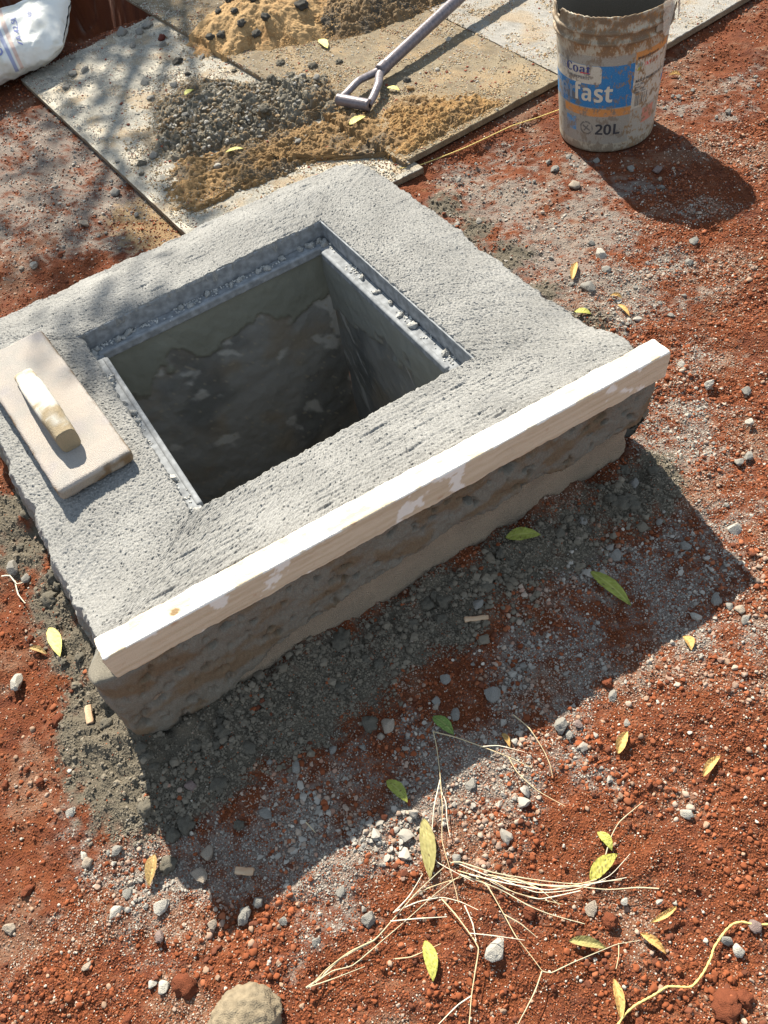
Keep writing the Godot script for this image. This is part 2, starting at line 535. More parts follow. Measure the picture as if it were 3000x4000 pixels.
func soil_height(x: float, z: float) -> float:
	var h := nf.get_noise_2d(x * 1.6, z * 1.6) * 0.022 + nf.get_noise_2d(x * 9.0 + 50.0, z * 9.0) * 0.008
	h += nz.get_noise_2d(x * 38.0, z * 38.0) * 0.0028
	var m := zone(z_mor, x, z)
	if m > 0.02: h += m * (0.006 + 0.013 * absf(nz.get_noise_2d(x * 26.0, z * 26.0)))
	var d := off_slab(x, z)
	if d < 0.3:
		var heap := 0.024 * exp(-d * d / 0.006)
		if x < -0.4: heap *= 1.5
		h += heap * (0.7 + 0.6 * nz.get_noise_2d(x * 11.0, z * 11.0))
	# the excavated trench behind the boards and the cement bag
	var edge := lerpf(-2.72, -2.335, sstep(0.16, 0.34, x)) + 0.03 * nz.get_noise_2d(x * 5.0, 3.0)
	var t := sstep(edge, edge - 0.34, z) * sstep(4.2, 3.9, absf(z)) * sstep(0.95, 0.7, x)
	if t > 0.0: h = lerpf(h, -0.55 + nf.get_noise_2d(x * 3.0, z * 3.0) * 0.12, t)
	# bedded flat under the boards and the bucket
	var under := sstep(-0.06, 0.0, minf(x - 0.08, -0.70 - z)) * (1.0 - t)
	h = lerpf(h, -0.006 + 0.016 * sstep(0.7, 0.85, x), under)
	var b := Vector2(x - 1.295, z + 0.48).length()
	h = lerpf(0.0, h, sstep(0.13, 0.24, b))
	var bag := Vector2((x + 0.02) / 0.5, (z + 2.42) / 0.3).length()
	h = lerpf(0.0, h, sstep(0.9, 1.25, bag)) if t < 0.01 else h
	return h

func soil_color(x: float, z: float) -> Color:
	var n1 := nf.get_noise_2d(x * 7.0 + 11.0, z * 7.0)
	var n2 := nf.get_noise_2d(x * 30.0, z * 30.0 + 7.0)
	var n3 := nz.get_noise_2d(x * 90.0, z * 90.0)
	var c := Color(0.190, 0.056, 0.022).lerp(Color(0.130, 0.041, 0.020), clampf(0.5 + n1 * 1.2, 0, 1))
	c = c.lerp(Color(0.26, 0.092, 0.043), clampf(n2 * 0.9 + n3 * 0.35, 0, 1))
	c = c.lerp(Color(0.28, 0.19, 0.13), sstep(0.0, 0.5, nf.get_noise_2d(x * 4.0 + 90.0, z * 4.0) + 0.5 * n2) * 0.45)
	var g := zone(z_cem, x, z)
	var wg := sstep(0.45, 1.0, g + n1 * 0.7 + n2 * 0.75 + n3 * 0.2)
	c = c.lerp(Color(0.30, 0.275, 0.24), wg * 0.7)
	var s := zone(z_san, x, z)
	c = c.lerp(Color(0.42, 0.29, 0.15), sstep(0.35, 0.8, s + n2 * 0.5) * 0.8)
	var m := zone(z_mor, x, z)
	c = c.lerp(Color(0.142, 0.122, 0.092), sstep(0.35, 0.7, m + n1 * 0.35 + n2 * 0.4))
	return c

func build_ground() -> void:
	var xs := PackedFloat32Array()
	var zs := PackedFloat32Array()
	for a in [-60.0, -30.0, -15.0, -8.0, -5.0, -3.5, -2.6, -2.2]: xs.append(a)
	var x := -2.0
	while x < 3.0:
		xs.append(x)
		x += 0.0075 if x > -1.3 and x < 2.4 else 0.03
	for a in [3.2, 4.0, 6.0, 10.0, 20.0, 60.0]: xs.append(a)
	for a in [-60.0, -30.0, -16.0, -10.0, -7.0, -5.5, -4.6]: zs.append(a)
	var z := -4.2
	while z < 2.2:
		zs.append(z)
		z += 0.0075 if z > -1.0 and z < 1.6 else (0.013 if z <= -1.0 and z > -3.5 else 0.03)
	for a in [2.4, 3.0, 4.5, 8.0, 20.0, 60.0]: zs.append(a)
	var nu := xs.size()
	var nv := zs.size()
	var v := PackedVector3Array()
	var c := PackedColorArray()
	var skip := PackedByteArray()
	skip.resize(nu * nv)
	for j in nv:
		for i in nu:
			var px := xs[i]
			var pz := zs[j]
			if absf(px) < 0.43 and absf(pz) < 0.43: 
				skip[j * nu + i] = 1
				v.append(Vector3(px, -0.02, pz))
				c.append(Color(0.2, 0.1, 0.05))
				continue
			v.append(Vector3(px, soil_height(px, pz), pz))
			c.append(soil_color(px, pz))
	var o := part(self, "ground", grid(v, nu, nv, c, false, skip), M.soil)
	tag(o, "red murram soil dusted with grey cement around the chamber", "soil", "", "structure")

# ---------------------------------------------------------------- the chamber
func collar_top(x: float, z: float, t: float, front: float) -> float:
	var y := 0.262
	var fore := sstep(0.28, 0.47, z)
	y += 0.018 * fore - 0.026 * pow(sstep(0.45, 1.02, t), 1.6) * (1.0 - fore) * (1.0 - front)
	y += nf.get_noise_2d(x * 5.0, z * 5.0) * 0.004
	var along := sstep(-0.10, 0.14, absf(z) - absf(x) + 0.05 * nf.get_noise_2d(x * 6.0, z * 6.0))       # dragged along x on the front and back strips
	var drag := (nz.get_noise_2d(x * 30.0 + 3.0, z * 230.0) * 0.0010 + nz.get_noise_2d(x * 9.0, z * 110.0 + 7.0) * 0.0012) * (0.6 + 0.9 * nf.get_noise_2d(x * 4.0, z * 9.0 + 2.0))
	var dab := nz.get_noise_2d(x * 130.0, z * 120.0) * 0.0004 + nz.get_noise_2d(x * 310.0, z * 310.0) * 0.0008
	y += lerpf(dab * 1.9, drag + dab * 1.3, along)
	var tear := nz.get_noise_2d(x * 10.0 + 5.0, z * 75.0)
	if tear > 0.66 and along > 0.5: y -= (tear - 0.66) * 0.012
	var pit := nz.get_noise_2d(x * 165.0 + 40.0, z * 165.0)
	if pit > 0.64: y -= (pit - 0.64) * 0.014
	if pit < -0.74: y += (-0.74 - pit) * 0.012
	return y

func merged(list: Array) -> ArrayMesh:
	var st := SurfaceTool.new()
	for e in list: st.append_from(e[0], 0, e[1])
	return st.commit()

func build_chamber() -> void:
	var t := thing("inspection_chamber", "square inspection chamber with fresh grey mortar collar and an open pit", "manhole")
	var inner := [Vector2(-0.2975, -0.2975), Vector2(0.2975, -0.2975), Vector2(0.2975, 0.2975), Vector2(-0.2975, 0.2975)]
	var outer := [Vector2(-0.532, -0.515), Vector2(0.515, -0.515), Vector2(0.522, 0.493), Vector2(-0.519, 0.458)]
	var out_dir := [Vector2(0, -1), Vector2(1, 0), Vector2(0, 1), Vector2(-1, 0)]
	var per := 470
	var nt := 108
	var ns := 44
	var nu := per * 4
	var v := PackedVector3Array()
	var c := PackedColorArray()
	v.resize(nu * (nt + ns))
	c.resize(nu * (nt + ns))
	for side in 4:
		for k in per:
			var u := float(k) / per
			var col := side * per + k
			var a: Vector2 = inner[side].lerp(inner[(side + 1) % 4], u)
			var b: Vector2 = outer[side].lerp(outer[(side + 1) % 4], u)
			var cornered := pow(absf(2.0 * u - 1.0), 14.0)
			b = b.lerp(Vector2.ZERO, cornered * (0.075 if (side == 0 and u > 0.5) or (side == 1 and u < 0.5) else 0.02))
			var front := 1.0 if side == 2 else 0.0
			if side == 1: front = sstep(0.95, 1.0, u)
			if side == 3: front = sstep(0.05, 0.0, u)
			var d: Vector2 = out_dir[side]
			var near: Vector2 = out_dir[(side + 1) % 4] if u > 0.5 else out_dir[(side + 3) % 4]
			d = (d + near * sstep(0.92, 1.0, absf(2.0 * u - 1.0))).normalized()
			var rag := nf.get_noise_2d(b.x * 7.0, b.y * 7.0) * 0.014 + nz.get_noise_2d(b.x * 45.0, b.y * 45.0) * 0.0025
			b += d * rag * (1.0 - 0.85 * front)
			a -= d * (nz.get_noise_2d(a.x * 60.0, a.y * 60.0) * 0.0025 + [0.0035, 0.0005, 0.0035, 0.011][side])
			for j in nt:
				var f := float(j) / (nt - 1)
				var p := a.lerp(b, f)
				var y := collar_top(p.x, p.y, f, front)
				if j == 0: y -= 0.007 + (0.016 * sstep(0.1, 0.5, nf.get_noise_2d(a.x * 14.0, a.y * 14.0)) if side == 0 else 0.0)
				v[j * nu + col] = Vector3(p.x, y, p.y)
				var g := 0.292 + 0.06 * nf.get_noise_2d(p.x * 6.0, p.y * 6.0 + 9.0) + 0.045 * nz.get_noise_2d(p.x * 140.0, p.y * 140.0) + 0.03 * nz.get_noise_2d(p.x * 300.0, p.y * 300.0)
				c[j * nu + col] = Color(g, g * 0.992, g * 0.95)
			var yt := v[(nt - 1) * nu + col].y
			for j in ns:
				var f := float(j + 1) / ns
				# other sides: a rounded, bulging edge down to the soil
				var o1 := 0.009 * sin(minf(f * 4.0, 1.0) * PI / 2) + 0.012 * f
				var y1 := lerpf(yt, -0.03, f)
				# front: down behind the timber, a ledge under it, then the plastered face
				var ledge := 0.499 + 0.022 * (b.x + 0.5) - b.y
				var low := 0.020 + 0.104 * sstep(-0.46, -0.08, b.x) + 0.016 * nz.get_noise_2d(b.x * 5.0, 4.0) + 0.007 * nf.get_noise_2d(b.x * 30.0, 8.0)
				var o2 := 0.0
				var y2 := 0.0
				if f < 0.12: y2 = lerpf(yt, 0.2365, f / 0.12)
				elif f < 0.24:
					y2 = 0.2365
					o2 = ledge * (f - 0.12) / 0.12
				else:
					var w := (f - 0.24) / 0.76
					y2 = lerpf(0.2365, low, w)
					o2 = ledge - 0.007 * sstep(0.9, 1.0, w)
				var o := lerpf(o1, o2, front)
				var y := lerpf(y1, y2, front)
				var p := b + d * o
				var rough := nf.get_noise_3d(p.x * 12.0, y * 14.0, p.y * 12.0) * 0.007 + nz.get_noise_3d(p.x * 90.0, y * 90.0, p.y * 90.0) * 0.0016
				var hole := nz.get_noise_3d(p.x * 30.0, y * 45.0, p.y * 30.0 + 5.0)
				if hole > 0.45: rough -= (hole - 0.45) * 0.05
				var keep := 1.0 if front < 0.5 else sstep(0.22, 0.32, f)
				p += d * rough * keep
				v[(nt + j) * nu + col] = Vector3(p.x, y, p.y)
				var blotch := nf.get_noise_2d(p.x * 7.0 + p.y * 7.0, y * 13.0)
				var cc := Color(0.225, 0.205, 0.168).lerp(Color(0.205, 0.15, 0.095), sstep(0.0, 0.35, blotch + 0.06))
				if front < 0.5: cc = Color(0.24, 0.235, 0.20)
				if f < 0.1: cc = Color(0.33, 0.325, 0.30)
				c[(nt + j) * nu + col] = cc
	var collar := part(t, "mortar_collar", grid(v, nu, nt + ns, c, true), M.mortar)
	collar.set_meta("label", "freshly floated grey mortar collar with drag marks and pits")
	# old concrete plinth showing under the plaster of the front face
	var plinth_tint := func(p: Vector3, _n: Vector3) -> Color:
		var k := nf.get_noise_3dv(p * 9.0)
		return Color(0.50, 0.395, 0.285).lerp(Color(0.40, 0.325, 0.24), clampf(0.5 + k, 0, 1))
	var plinth := part(t, "plinth", rbox(Vector3(1.01, 0.24, 0.10), 0.012, 0.006, 0.005, 45.0, plinth_tint), M.rough_concrete, Vector3(0.005, 0.075, 0.441))
	plinth.set_meta("label", "tan old concrete band under the plaster")
	# pit
	for k in 4:
		var turn := Basis(Vector3.UP, -PI / 2 * k)
		var gv := PackedVector3Array()
		var gc := PackedColorArray()
		var gn := 110
		var gm := 170
		for j in gm:
			for i in gn:
				var x := -0.274 + 0.548 * i / (gn - 1)
				var y := 0.212 - 1.0 * j / (gm - 1)
				var seed_ := k * 17.0
				var n1 := nf.get_noise_2d(x * 4.0 + seed_, y * 4.0)
				var n2 := nf.get_noise_2d(x * 15.0 + seed_, y * 15.0 + 3.0)
				var limit := 0.085 + 0.05 * n1 * 2.0 + 0.03 * n2
				if k == 1: limit -= 0.02 - 0.25 * (x + 0.2) * 0.3
				var band := sstep(limit - 0.006, limit + 0.004, y)
				var z := -0.274 + 0.006 * band + 0.003 * n2 + 0.006 * n1
				gv.append(turn * Vector3(x, y, z))
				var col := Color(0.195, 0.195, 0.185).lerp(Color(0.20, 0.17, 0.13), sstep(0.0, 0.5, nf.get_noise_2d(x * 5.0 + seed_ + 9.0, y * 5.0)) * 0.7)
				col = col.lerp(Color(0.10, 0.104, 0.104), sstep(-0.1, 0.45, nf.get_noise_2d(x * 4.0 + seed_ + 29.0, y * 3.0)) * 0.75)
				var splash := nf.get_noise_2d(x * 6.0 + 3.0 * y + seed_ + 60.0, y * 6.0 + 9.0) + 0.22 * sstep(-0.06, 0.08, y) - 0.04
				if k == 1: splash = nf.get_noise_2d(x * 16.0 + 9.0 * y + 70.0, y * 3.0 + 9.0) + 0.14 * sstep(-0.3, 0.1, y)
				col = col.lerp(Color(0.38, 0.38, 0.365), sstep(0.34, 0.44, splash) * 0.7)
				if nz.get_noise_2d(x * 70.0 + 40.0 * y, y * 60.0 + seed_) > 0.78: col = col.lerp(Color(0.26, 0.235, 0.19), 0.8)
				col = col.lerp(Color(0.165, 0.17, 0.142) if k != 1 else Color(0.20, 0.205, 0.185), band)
				gc.append(col)
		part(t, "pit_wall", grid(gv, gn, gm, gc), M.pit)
	part(t, "pit_floor", rbox(Vector3(0.56, 0.04, 0.56), 0.004, 0.05, 0.004, 8.0), M.pit_floor, Vector3(0, -0.78, 0))
	# steel cover frame: flange, ledge and lip on each side
	var frame := Node3D.new()
	frame.name = "cover_frame"
	t.add_child(frame)
	frame.set_meta("label", "grey steel angle frame set into the mortar")
	for k in 4:
		var long := 0.597 if k % 2 == 0 else 0.5885
		var wide := 0.597 if k % 2 == 0 else 0.541
		var m := merged([
			[rbox(Vector3(long, 0.050, 0.004), 0.0012, 0.05, 0.0004, 9.0), Transform3D(Basis(), Vector3(0, 0.2345, -0.2965))],
			[rbox(Vector3(long - 0.008, 0.006, 0.029), 0.002, 0.05, 0.0004, 9.0), Transform3D(Basis(), Vector3(0, 0.2155, -0.280))],
			[rbox(Vector3(wide - 0.046, 0.021, 0.012), 0.005, 0.05, 0.0005, 9.0), Transform3D(Basis(), Vector3(0, 0.2110, -0.2665))]])
		var o := part(frame, "frame_side", m, M.steel)
		o.rotation.y = -PI / 2 * k
	# dabs of mortar left on the ledge and in its corners
	for k in 48:
		var side := k % 4
		if side == 2 and k > 20: side = 0
		var along := rng.randf_range(-0.26, 0.26)
		if k < 16: along = (0.27 if k % 8 < 4 else -0.27) + rng.randf_range(-0.015, 0.015)
		var r := rng.randf_range(0.004, 0.0085)
		var o := part(t, "mortar_dab", lump_meshes[k % lump_meshes.size()], M.mortar_light)
		o.position = Basis(Vector3.UP, -PI / 2 * side) * Vector3(along, 0.2185 + r * 0.3, -0.284 + rng.randf_range(-0.006, 0.008))
		o.rotation = Vector3(rng.randf() * 6.0, rng.randf() * 6.0, 0)
		o.scale = Vector3(r * rng.randf_range(1.0, 1.9), r * 0.8, r * 1.1)

func build_timber() -> void:
	var t := thing("timber_straightedge", "long pale timber straightedge lying along the front edge of the collar", "timber", Vector3(0.014, 0.2695, 0.4965))
	t.rotation.y = -0.0333
	var tint := func(p: Vector3, n: Vector3) -> Color:
		var g := nf.get_noise_3d(p.x * 2.5, p.y * 150.0, p.z * 150.0) + 0.4 * nz.get_noise_3d(p.x * 7.0, p.y * 260.0, p.z * 260.0)
		var k := nf.get_noise_3d(p.x * 12.0, p.y * 16.0 + 3.0, p.z * 16.0)
		var c := Color(0.57, 0.475, 0.35).lerp(Color(0.44, 0.34, 0.225), clampf(0.28 + g * 0.8, 0, 1))
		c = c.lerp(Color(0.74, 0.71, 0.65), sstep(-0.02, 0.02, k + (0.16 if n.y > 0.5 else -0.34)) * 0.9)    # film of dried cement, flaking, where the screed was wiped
		if Vector2(p.x + 0.405, p.z - 0.006).length() < 0.007 and n.y > 0.5: c = Color(0.22, 0.15, 0.08)        # knot
		var rust := nz.get_noise_3d(p.x * 30.0, p.y * 50.0, p.z * 50.0 + 7.0)
		c = c.lerp(Color(0.32, 0.14, 0.06), sstep(0.72, 0.9, rust) * 0.5)
		return c
	var m := rbox(Vector3(1.055, 0.060, 0.044), 0.004, 0.0032, 0.0026, 16.0, tint)
	part(t, "beam", m, M.timber)

func build_float() -> void:
	var t := thing("plasterers_float", "cement-caked wooden float with arched handle resting on the collar", "float", Vector3(-0.408, 0.266, -0.098))
	t.rotation.y = 0.062
	var tint := func(p: Vector3, n: Vector3) -> Color:
		var k := nf.get_noise_3dv(p * 14.0)
		var c := Color(0.54, 0.48, 0.425).lerp(Color(0.47, 0.44, 0.405), clampf(0.5 + k * 1.5, 0, 1))
		c = c.lerp(Color(0.44, 0.41, 0.40), sstep(0.1, 0.5, nf.get_noise_3dv(p * 7.0 + Vector3(5, 0, 0))))
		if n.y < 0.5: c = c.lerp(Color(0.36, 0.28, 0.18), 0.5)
		var e := sstep(0.006, 0.0, minf(0.0725 - absf(p.x), 0.2275 - absf(p.z)))
		return c.lerp(Color(0.24, 0.16, 0.09), e * sstep(0.0, 0.25, k))    # worn edge, bare wood
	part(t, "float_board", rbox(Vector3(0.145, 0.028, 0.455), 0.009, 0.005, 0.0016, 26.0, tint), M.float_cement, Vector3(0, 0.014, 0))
	# arched handle, lofted along its length
	var v := PackedVector3Array()
	var c := PackedColorArray()
	var rows := 60
	var around := 16
	for j in rows + 2:
		var f := clampf((j - 1.0) / (rows - 1.0), 0.0, 1.0)
		var z := lerpf(-0.098, 0.150, f)
		var top := 0.018 + 0.036 * pow(sin(clampf(f * 1.15 + 0.05, 0, 1) * PI * 0.5), 1.2) - 0.010 * sstep(0.7, 1.0, f)
		var gap := 0.022 * sstep(0.12, 0.3, f) * sstep(0.95, 0.8, f)
		var mid := (top + gap) / 2 + 0.027
		var hy := (top - gap) / 2
		var hx := 0.019 + 0.003 * sin(f * PI)
		var shrink := 0.0 if j == 0 or j == rows + 1 else 1.0
		for i in around:
			var a := TAU * i / around
			var px := signf(cos(a)) * pow(absf(cos(a)), 0.6) * hx
			var py := signf(sin(a)) * pow(absf(sin(a)), 0.6) * hy
			var p := Vector3(px * shrink, mid + py * shrink, z)
			p += Vector3(nz.get_noise_3dv(p * 40.0), nz.get_noise_3dv(p * 40.0 + Vector3(9, 0, 0)), 0) * 0.0006
			v.append(p)
			var k := nf.get_noise_3dv(p * 30.0)
			var film := sstep(-0.12, 0.2, k * 0.6 + 0.5 - absf(f - 0.38) * 1.25)
			c.append(Color(0.42, 0.34, 0.22).lerp(Color(0.66, 0.63, 0.56), film))
	var h := part(t, "handle", grid(v, around, rows + 2, c, true), M.float_cement)
	h.position.x = -0.008

# ---------------------------------------------------------------- boards and heaps
var heaps := []

func heap_at(x: float, z: float) -> float:
	var best := 0.0
	for hp in heaps:
		var p: Vector2 = Vector2(x, z) - hp.mid
		var a := fposmod(p.angle(), TAU) / TAU * 96.0
		var i := int(a) % 96
		var r: float = lerpf(hp.r[i], hp.r[(i + 1) % 96], a - floorf(a))
		var d: float = p.length() / r
		if d < 1.0:
			var h: float = board_top(x, z) + hp.high * pow(1.0 - d * d, 1.1) + sstep(1.0, 0.85, d) * heap_relief(x, z, hp.lumpy) - 0.002
			best = maxf(best, h)
	return best

# how close a spot on the boards lies to one of the heaps, 0 to 1
func near_heap(x: float, z: float) -> float:
	var best := 0.0
	for hp in heaps:
		var p: Vector2 = Vector2(x, z) - hp.mid
		var i := int(fposmod(p.angle(), TAU) / TAU * 96.0) % 96
		best = maxf(best, 1.0 - (p.length() - hp.r[i]) / 0.16)
	return clampf(best, 0.0, 1.0)

func on_boards(x: float, z: float) -> bool:
	if x < 0.048 + (z + 2.226) * 0.0587 or x > 2.7: return false
	if z < -2.235 - 0.18 * (x - 0.043) and x < 0.60 + 0.085 * (z + 2.43): return false
	if x < 0.76: return z < -0.668
	if x < 1.36: return z < -0.708 - 0.0795 * (x - 0.751)
	return z < -0.637 - 0.1226 * (x - 1.363)

func board_top(x: float, z: float) -> float:
	if not on_boards(x, z): return 0.0
	return 0.0355 if x > 0.60 + 0.085 * (z + 2.43) else 0.0175

func heap_relief(x: float, z: float, lumpy: float) -> float:
	var n3 := nz.get_noise_2d(x * 95.0, z * 95.0)
	return nf.get_noise_2d(x * 9.0, z * 9.0) * 0.014 + nf.get_noise_2d(x * 34.0, z * 34.0) * 0.014 * lumpy + absf(n3) * 0.004 * lumpy

func top_y(x: float, z: float) -> float:
	var h := soil_height(x, z)
	if on_boards(x, z): h = board_top(x, z)
	return maxf(h, heap_at(x, z))

func board(called: String, label: String, q: Array, y0: float, y1: float, m: Material, base: Color, dust: Color) -> void:
	var tint := func(_p: Vector3, _n: Vector3) -> Color: return Color.WHITE
	var src := rbox(Vector3(1.0, y1 - y0, 1.0), 0.0015, 0.0085, 0.0, 1.0, tint)
	var a := src.surface_get_arrays(0)
	var v: PackedVector3Array = a[Mesh.ARRAY_VERTEX]
	var n: PackedVector3Array = a[Mesh.ARRAY_NORMAL]
	var c: PackedColorArray = a[Mesh.ARRAY_COLOR]
	var mid: Vector2 = (q[0] + q[1] + q[2] + q[3]) * 0.25
	for i in v.size():
		var fx := v[i].x + 0.5
		var fz := v[i].z + 0.5
		var p: Vector2 = q[0].lerp(q[1], fx).lerp(q[3].lerp(q[2], fx), fz)
		var up := n[i].y
		var y := v[i].y
		var n1 := nf.get_noise_2d(p.x * 3.0, p.y * 3.0 + 4.0)
		var n2 := nf.get_noise_2d(p.x * 16.0, p.y * 16.0)
		var n3 := nz.get_noise_2d(p.x * 80.0, p.y * 80.0)
		var col := Color(0.30, 0.235, 0.16).lerp(Color(0.20, 0.15, 0.10), clampf(0.5 + n2, 0, 1))
		if up > 0.5:
			var cover := sstep(-0.22, 0.1, n1 + n2 * 0.5 + n3 * 0.1)
			col = base.lerp(dust, cover)
			col = col.lerp(dust * 0.72, sstep(0.1, 0.45, n2 + 0.35 * n3))
			col = col.lerp(Color(0.36, 0.26, 0.15), sstep(0.05, 0.35, nf.get_noise_2d(p.x * 5.0 + 31.0, p.y * 5.0)) * 0.6)
			y += 0.0022 * cover * (0.7 + n2 + 0.8 * n3)
		v[i] = Vector3(p.x - mid.x, y, p.y - mid.y)
		c[i] = col
	a[Mesh.ARRAY_VERTEX] = v
	a[Mesh.ARRAY_COLOR] = c
	var am := ArrayMesh.new()
	am.add_surface_from_arrays(Mesh.PRIMITIVE_TRIANGLES, a)
	var o := part(self, called, am, m, Vector3(mid.x, (y0 + y1) / 2, mid.y))
	tag(o, label, "board", "plywood boards laid on the soil")

func heap(called: String, label: String, category: String, poly: Array, base: float, high: float, m: Material, ca: Color, cb: Color, cc: Color, lumpy: float) -> void:
	var mid := Vector2.ZERO
	for p in poly: mid += p
	mid /= poly.size()
	var rr := PackedFloat32Array()
	for i in 96:
		var d := Vector2.from_angle(TAU * i / 96.0)
		var best := 0.05
		for k in poly.size():
			var hit = Geometry2D.segment_intersects_segment(mid, mid + d * 5.0, poly[k], poly[(k + 1) % poly.size()])
			if hit != null: best = maxf(best, mid.distance_to(hit))
		rr.append(best * (1.0 + 0.10 * nf.get_noise_2d(d.x * 1.6 + base * 90.0, d.y * 1.6)))
	heaps.append({"mid": mid, "r": rr, "base": base, "high": high, "lumpy": lumpy})
	var na := 288
	var nr := 80
	var v := PackedVector3Array()
	var c := PackedColorArray()
	for j in nr:
		var f := 1.0 - float(j) / (nr - 1)
		f = sqrt(f) * 0.6 + f * 0.4
		for i in na:
			var a := float(i) / na * 96.0
			var r := lerpf(rr[int(a)], rr[(int(a) + 1) % 96], a - floorf(a))
			r *= 1.0 + 0.07 * nf.get_noise_2d(cos(TAU * i / na) * 5.0, sin(TAU * i / na) * 5.0 + base * 70.0) * f * f
			var p := mid + Vector2.from_angle(TAU * i / na) * r * f
			var y := high * pow(1.0 - f * f, 1.1)
			var fade := sstep(1.0, 0.85, f)
			var n1 := nf.get_noise_2d(p.x * 9.0, p.y * 9.0)
			var n2 := nf.get_noise_2d(p.x * 34.0, p.y * 34.0)
			var n3 := nz.get_noise_2d(p.x * 95.0, p.y * 95.0)
			y += fade * heap_relief(p.x, p.y, lumpy) - 0.004 + 0.004 * fade + maxf(board_top(p.x, p.y), 0.0) - base
			v.append(Vector3(p.x - mid.x, y, p.y - mid.y))
			var col := ca.lerp(cb, sstep(-0.15, 0.3, n2 + n1 * 0.6))
			col = col.lerp(cc, sstep(0.08, 0.4, nf.get_noise_2d(p.x * 6.0 + 70.0, p.y * 6.0) + 0.3 * n3))
			c.append(col)
	var o := part(self, called, grid(v, na, nr, c, true), m, Vector3(mid.x, base, mid.y))
	tag(o, label, category)

func build_boards() -> void:
	board("plywood_board", "cement-dusted board nearest the cement bag, under the mortar heap",
		[Vector2(0.043, -2.226), Vector2(0.70, -2.345), Vector2(0.79, -0.664), Vector2(0.135, -0.66)], 0.0, 0.017, M.board, Color(0.56, 0.505, 0.41), Color(0.39, 0.37, 0.32))
	board("plywood_board", "raised board under the sand heap and the shovel, left of the bucket",
		[Vector2(0.545, -3.2), Vector2(1.30, -3.2), Vector2(1.355, -0.751), Vector2(0.751, -0.703)], 0.0175, 0.035, M.board, Color(0.27, 0.22, 0.15), Color(0.235, 0.19, 0.13))
	board("plywood_board", "grey dusted board running off behind the bucket to the right",
		[Vector2(1.306, -3.2), Vector2(2.75, -3.2), Vector2(2.75, -0.80), Vector2(1.363, -0.63)], 0.0175, 0.035, M.board, Color(0.34, 0.31, 0.265), Color(0.36, 0.345, 0.315))
	heap("sand_heap", "heap of clean orange building sand on the raised board", "sand heap", [Vector2(0.605, -1.974), Vector2(0.684, -2.024), Vector2(0.796, -2.076), Vector2(0.914, -2.115), Vector2(1.084, -2.293), Vector2(1.327, -2.188), Vector2(1.333, -1.842), Vector2(1.194, -1.711), Vector2(1.073, -1.605), Vector2(0.964, -1.548), Vector2(0.879, -1.595), Vector2(0.766, -1.663), Vector2(0.656, -1.738), Vector2(0.611, -1.840)], 0.035, 0.10, M.sand, Color(0.48, 0.31, 0.15), Color(0.52, 0.345, 0.17), Color(0.38, 0.22, 0.095), 0.45)
	heap("earth_heap", "heap of dark brown lumpy mix behind the shovel shaft", "earth heap", [Vector2(0.954, -1.664), Vector2(0.985, -1.792), Vector2(1.173, -1.918), Vector2(1.378, -1.915), Vector2(1.582, -1.653), Vector2(1.437, -1.472), Vector2(1.279, -1.441), Vector2(1.160, -1.465), Vector2(1.040, -1.485), Vector2(0.968, -1.554)], 0.035, 0.06, M.sand, Color(0.20, 0.135, 0.075), Color(0.27, 0.19, 0.11), Color(0.12, 0.10, 0.075), 1.0)
	heap("mortar_heap", "dark grey crumbly mortar heap between the boards and the collar", "mortar heap", [Vector2(0.289, -1.532), Vector2(0.366, -1.666), Vector2(0.469, -1.704), Vector2(0.557, -1.641), Vector2(0.651, -1.505), Vector2(0.774, -1.401), Vector2(0.851, -1.285), Vector2(0.842, -1.151), Vector2(0.775, -1.080), Vector2(0.676, -1.097), Vector2(0.578, -1.130), Vector2(0.472, -1.145), Vector2(0.346, -1.182), Vector2(0.253, -1.221), Vector2(0.219, -1.329)], 0.020, 0.040, M.sand, Color(0.175, 0.15, 0.11), Color(0.25, 0.225, 0.18), Color(0.21, 0.145, 0.08), 1.5)
	heap("brown_sand_spread", "thin spread of brown sand just behind the collar", "sand", [Vector2(0.122, -1.093), Vector2(0.203, -1.253), Vector2(0.336, -1.266), Vector2(0.510, -1.220), Vector2(0.707, -1.152), Vector2(0.823, -1.061), Vector2(0.850, -0.915), Vector2(0.826, -0.800), Vector2(0.765, -0.756), Vector2(0.694, -0.846), Vector2(0.601, -0.905), Vector2(0.451, -0.918), Vector2(0.274, -0.929), Vector2(0.162, -0.943), Vector2(0.135, -1.000)], 0.018, 0.016, M.sand, Color(0.25, 0.155, 0.07), Color(0.34, 0.215, 0.10), Color(0.18, 0.14, 0.095), 1.0)
	heap("orange_sand_spread", "low patch of orange-brown sand right of the shovel grip", "sand", [Vector2(0.723, -0.869), Vector2(0.806, -0.950), Vector2(0.920, -1.026), Vector2(1.042, -0.976), Vector2(1.125, -0.846), Vector2(1.140, -0.751), Vector2(1.016, -0.742), Vector2(0.893, -0.731), Vector2(0.774, -0.720), Vector2(0.730, -0.775)], 0.034, 0.010, M.sand, Color(0.33, 0.19, 0.075), Color(0.42, 0.26, 0.11), Color(0.25, 0.16, 0.08), 0.8)

# ---------------------------------------------------------------- bucket
const BUCKET := Vector3(1.295, 0.0, -0.48)
var to_cam := Vector3(-0.679, 0, 0.734)
var to_right := Vector3(0.734, 0, 0.679)

func bucket_radius(y: float) -> float:
	return 0.130 + (0.1455 - 0.130) * (y - 0.012) / 0.286

func on_bucket(s: float, y: float) -> Array:
	var th := s / 0.139
	var n := to_cam * cos(th) + to_right * sin(th)
	return [n * bucket_radius(y) + Vector3(0, y, 0), n]

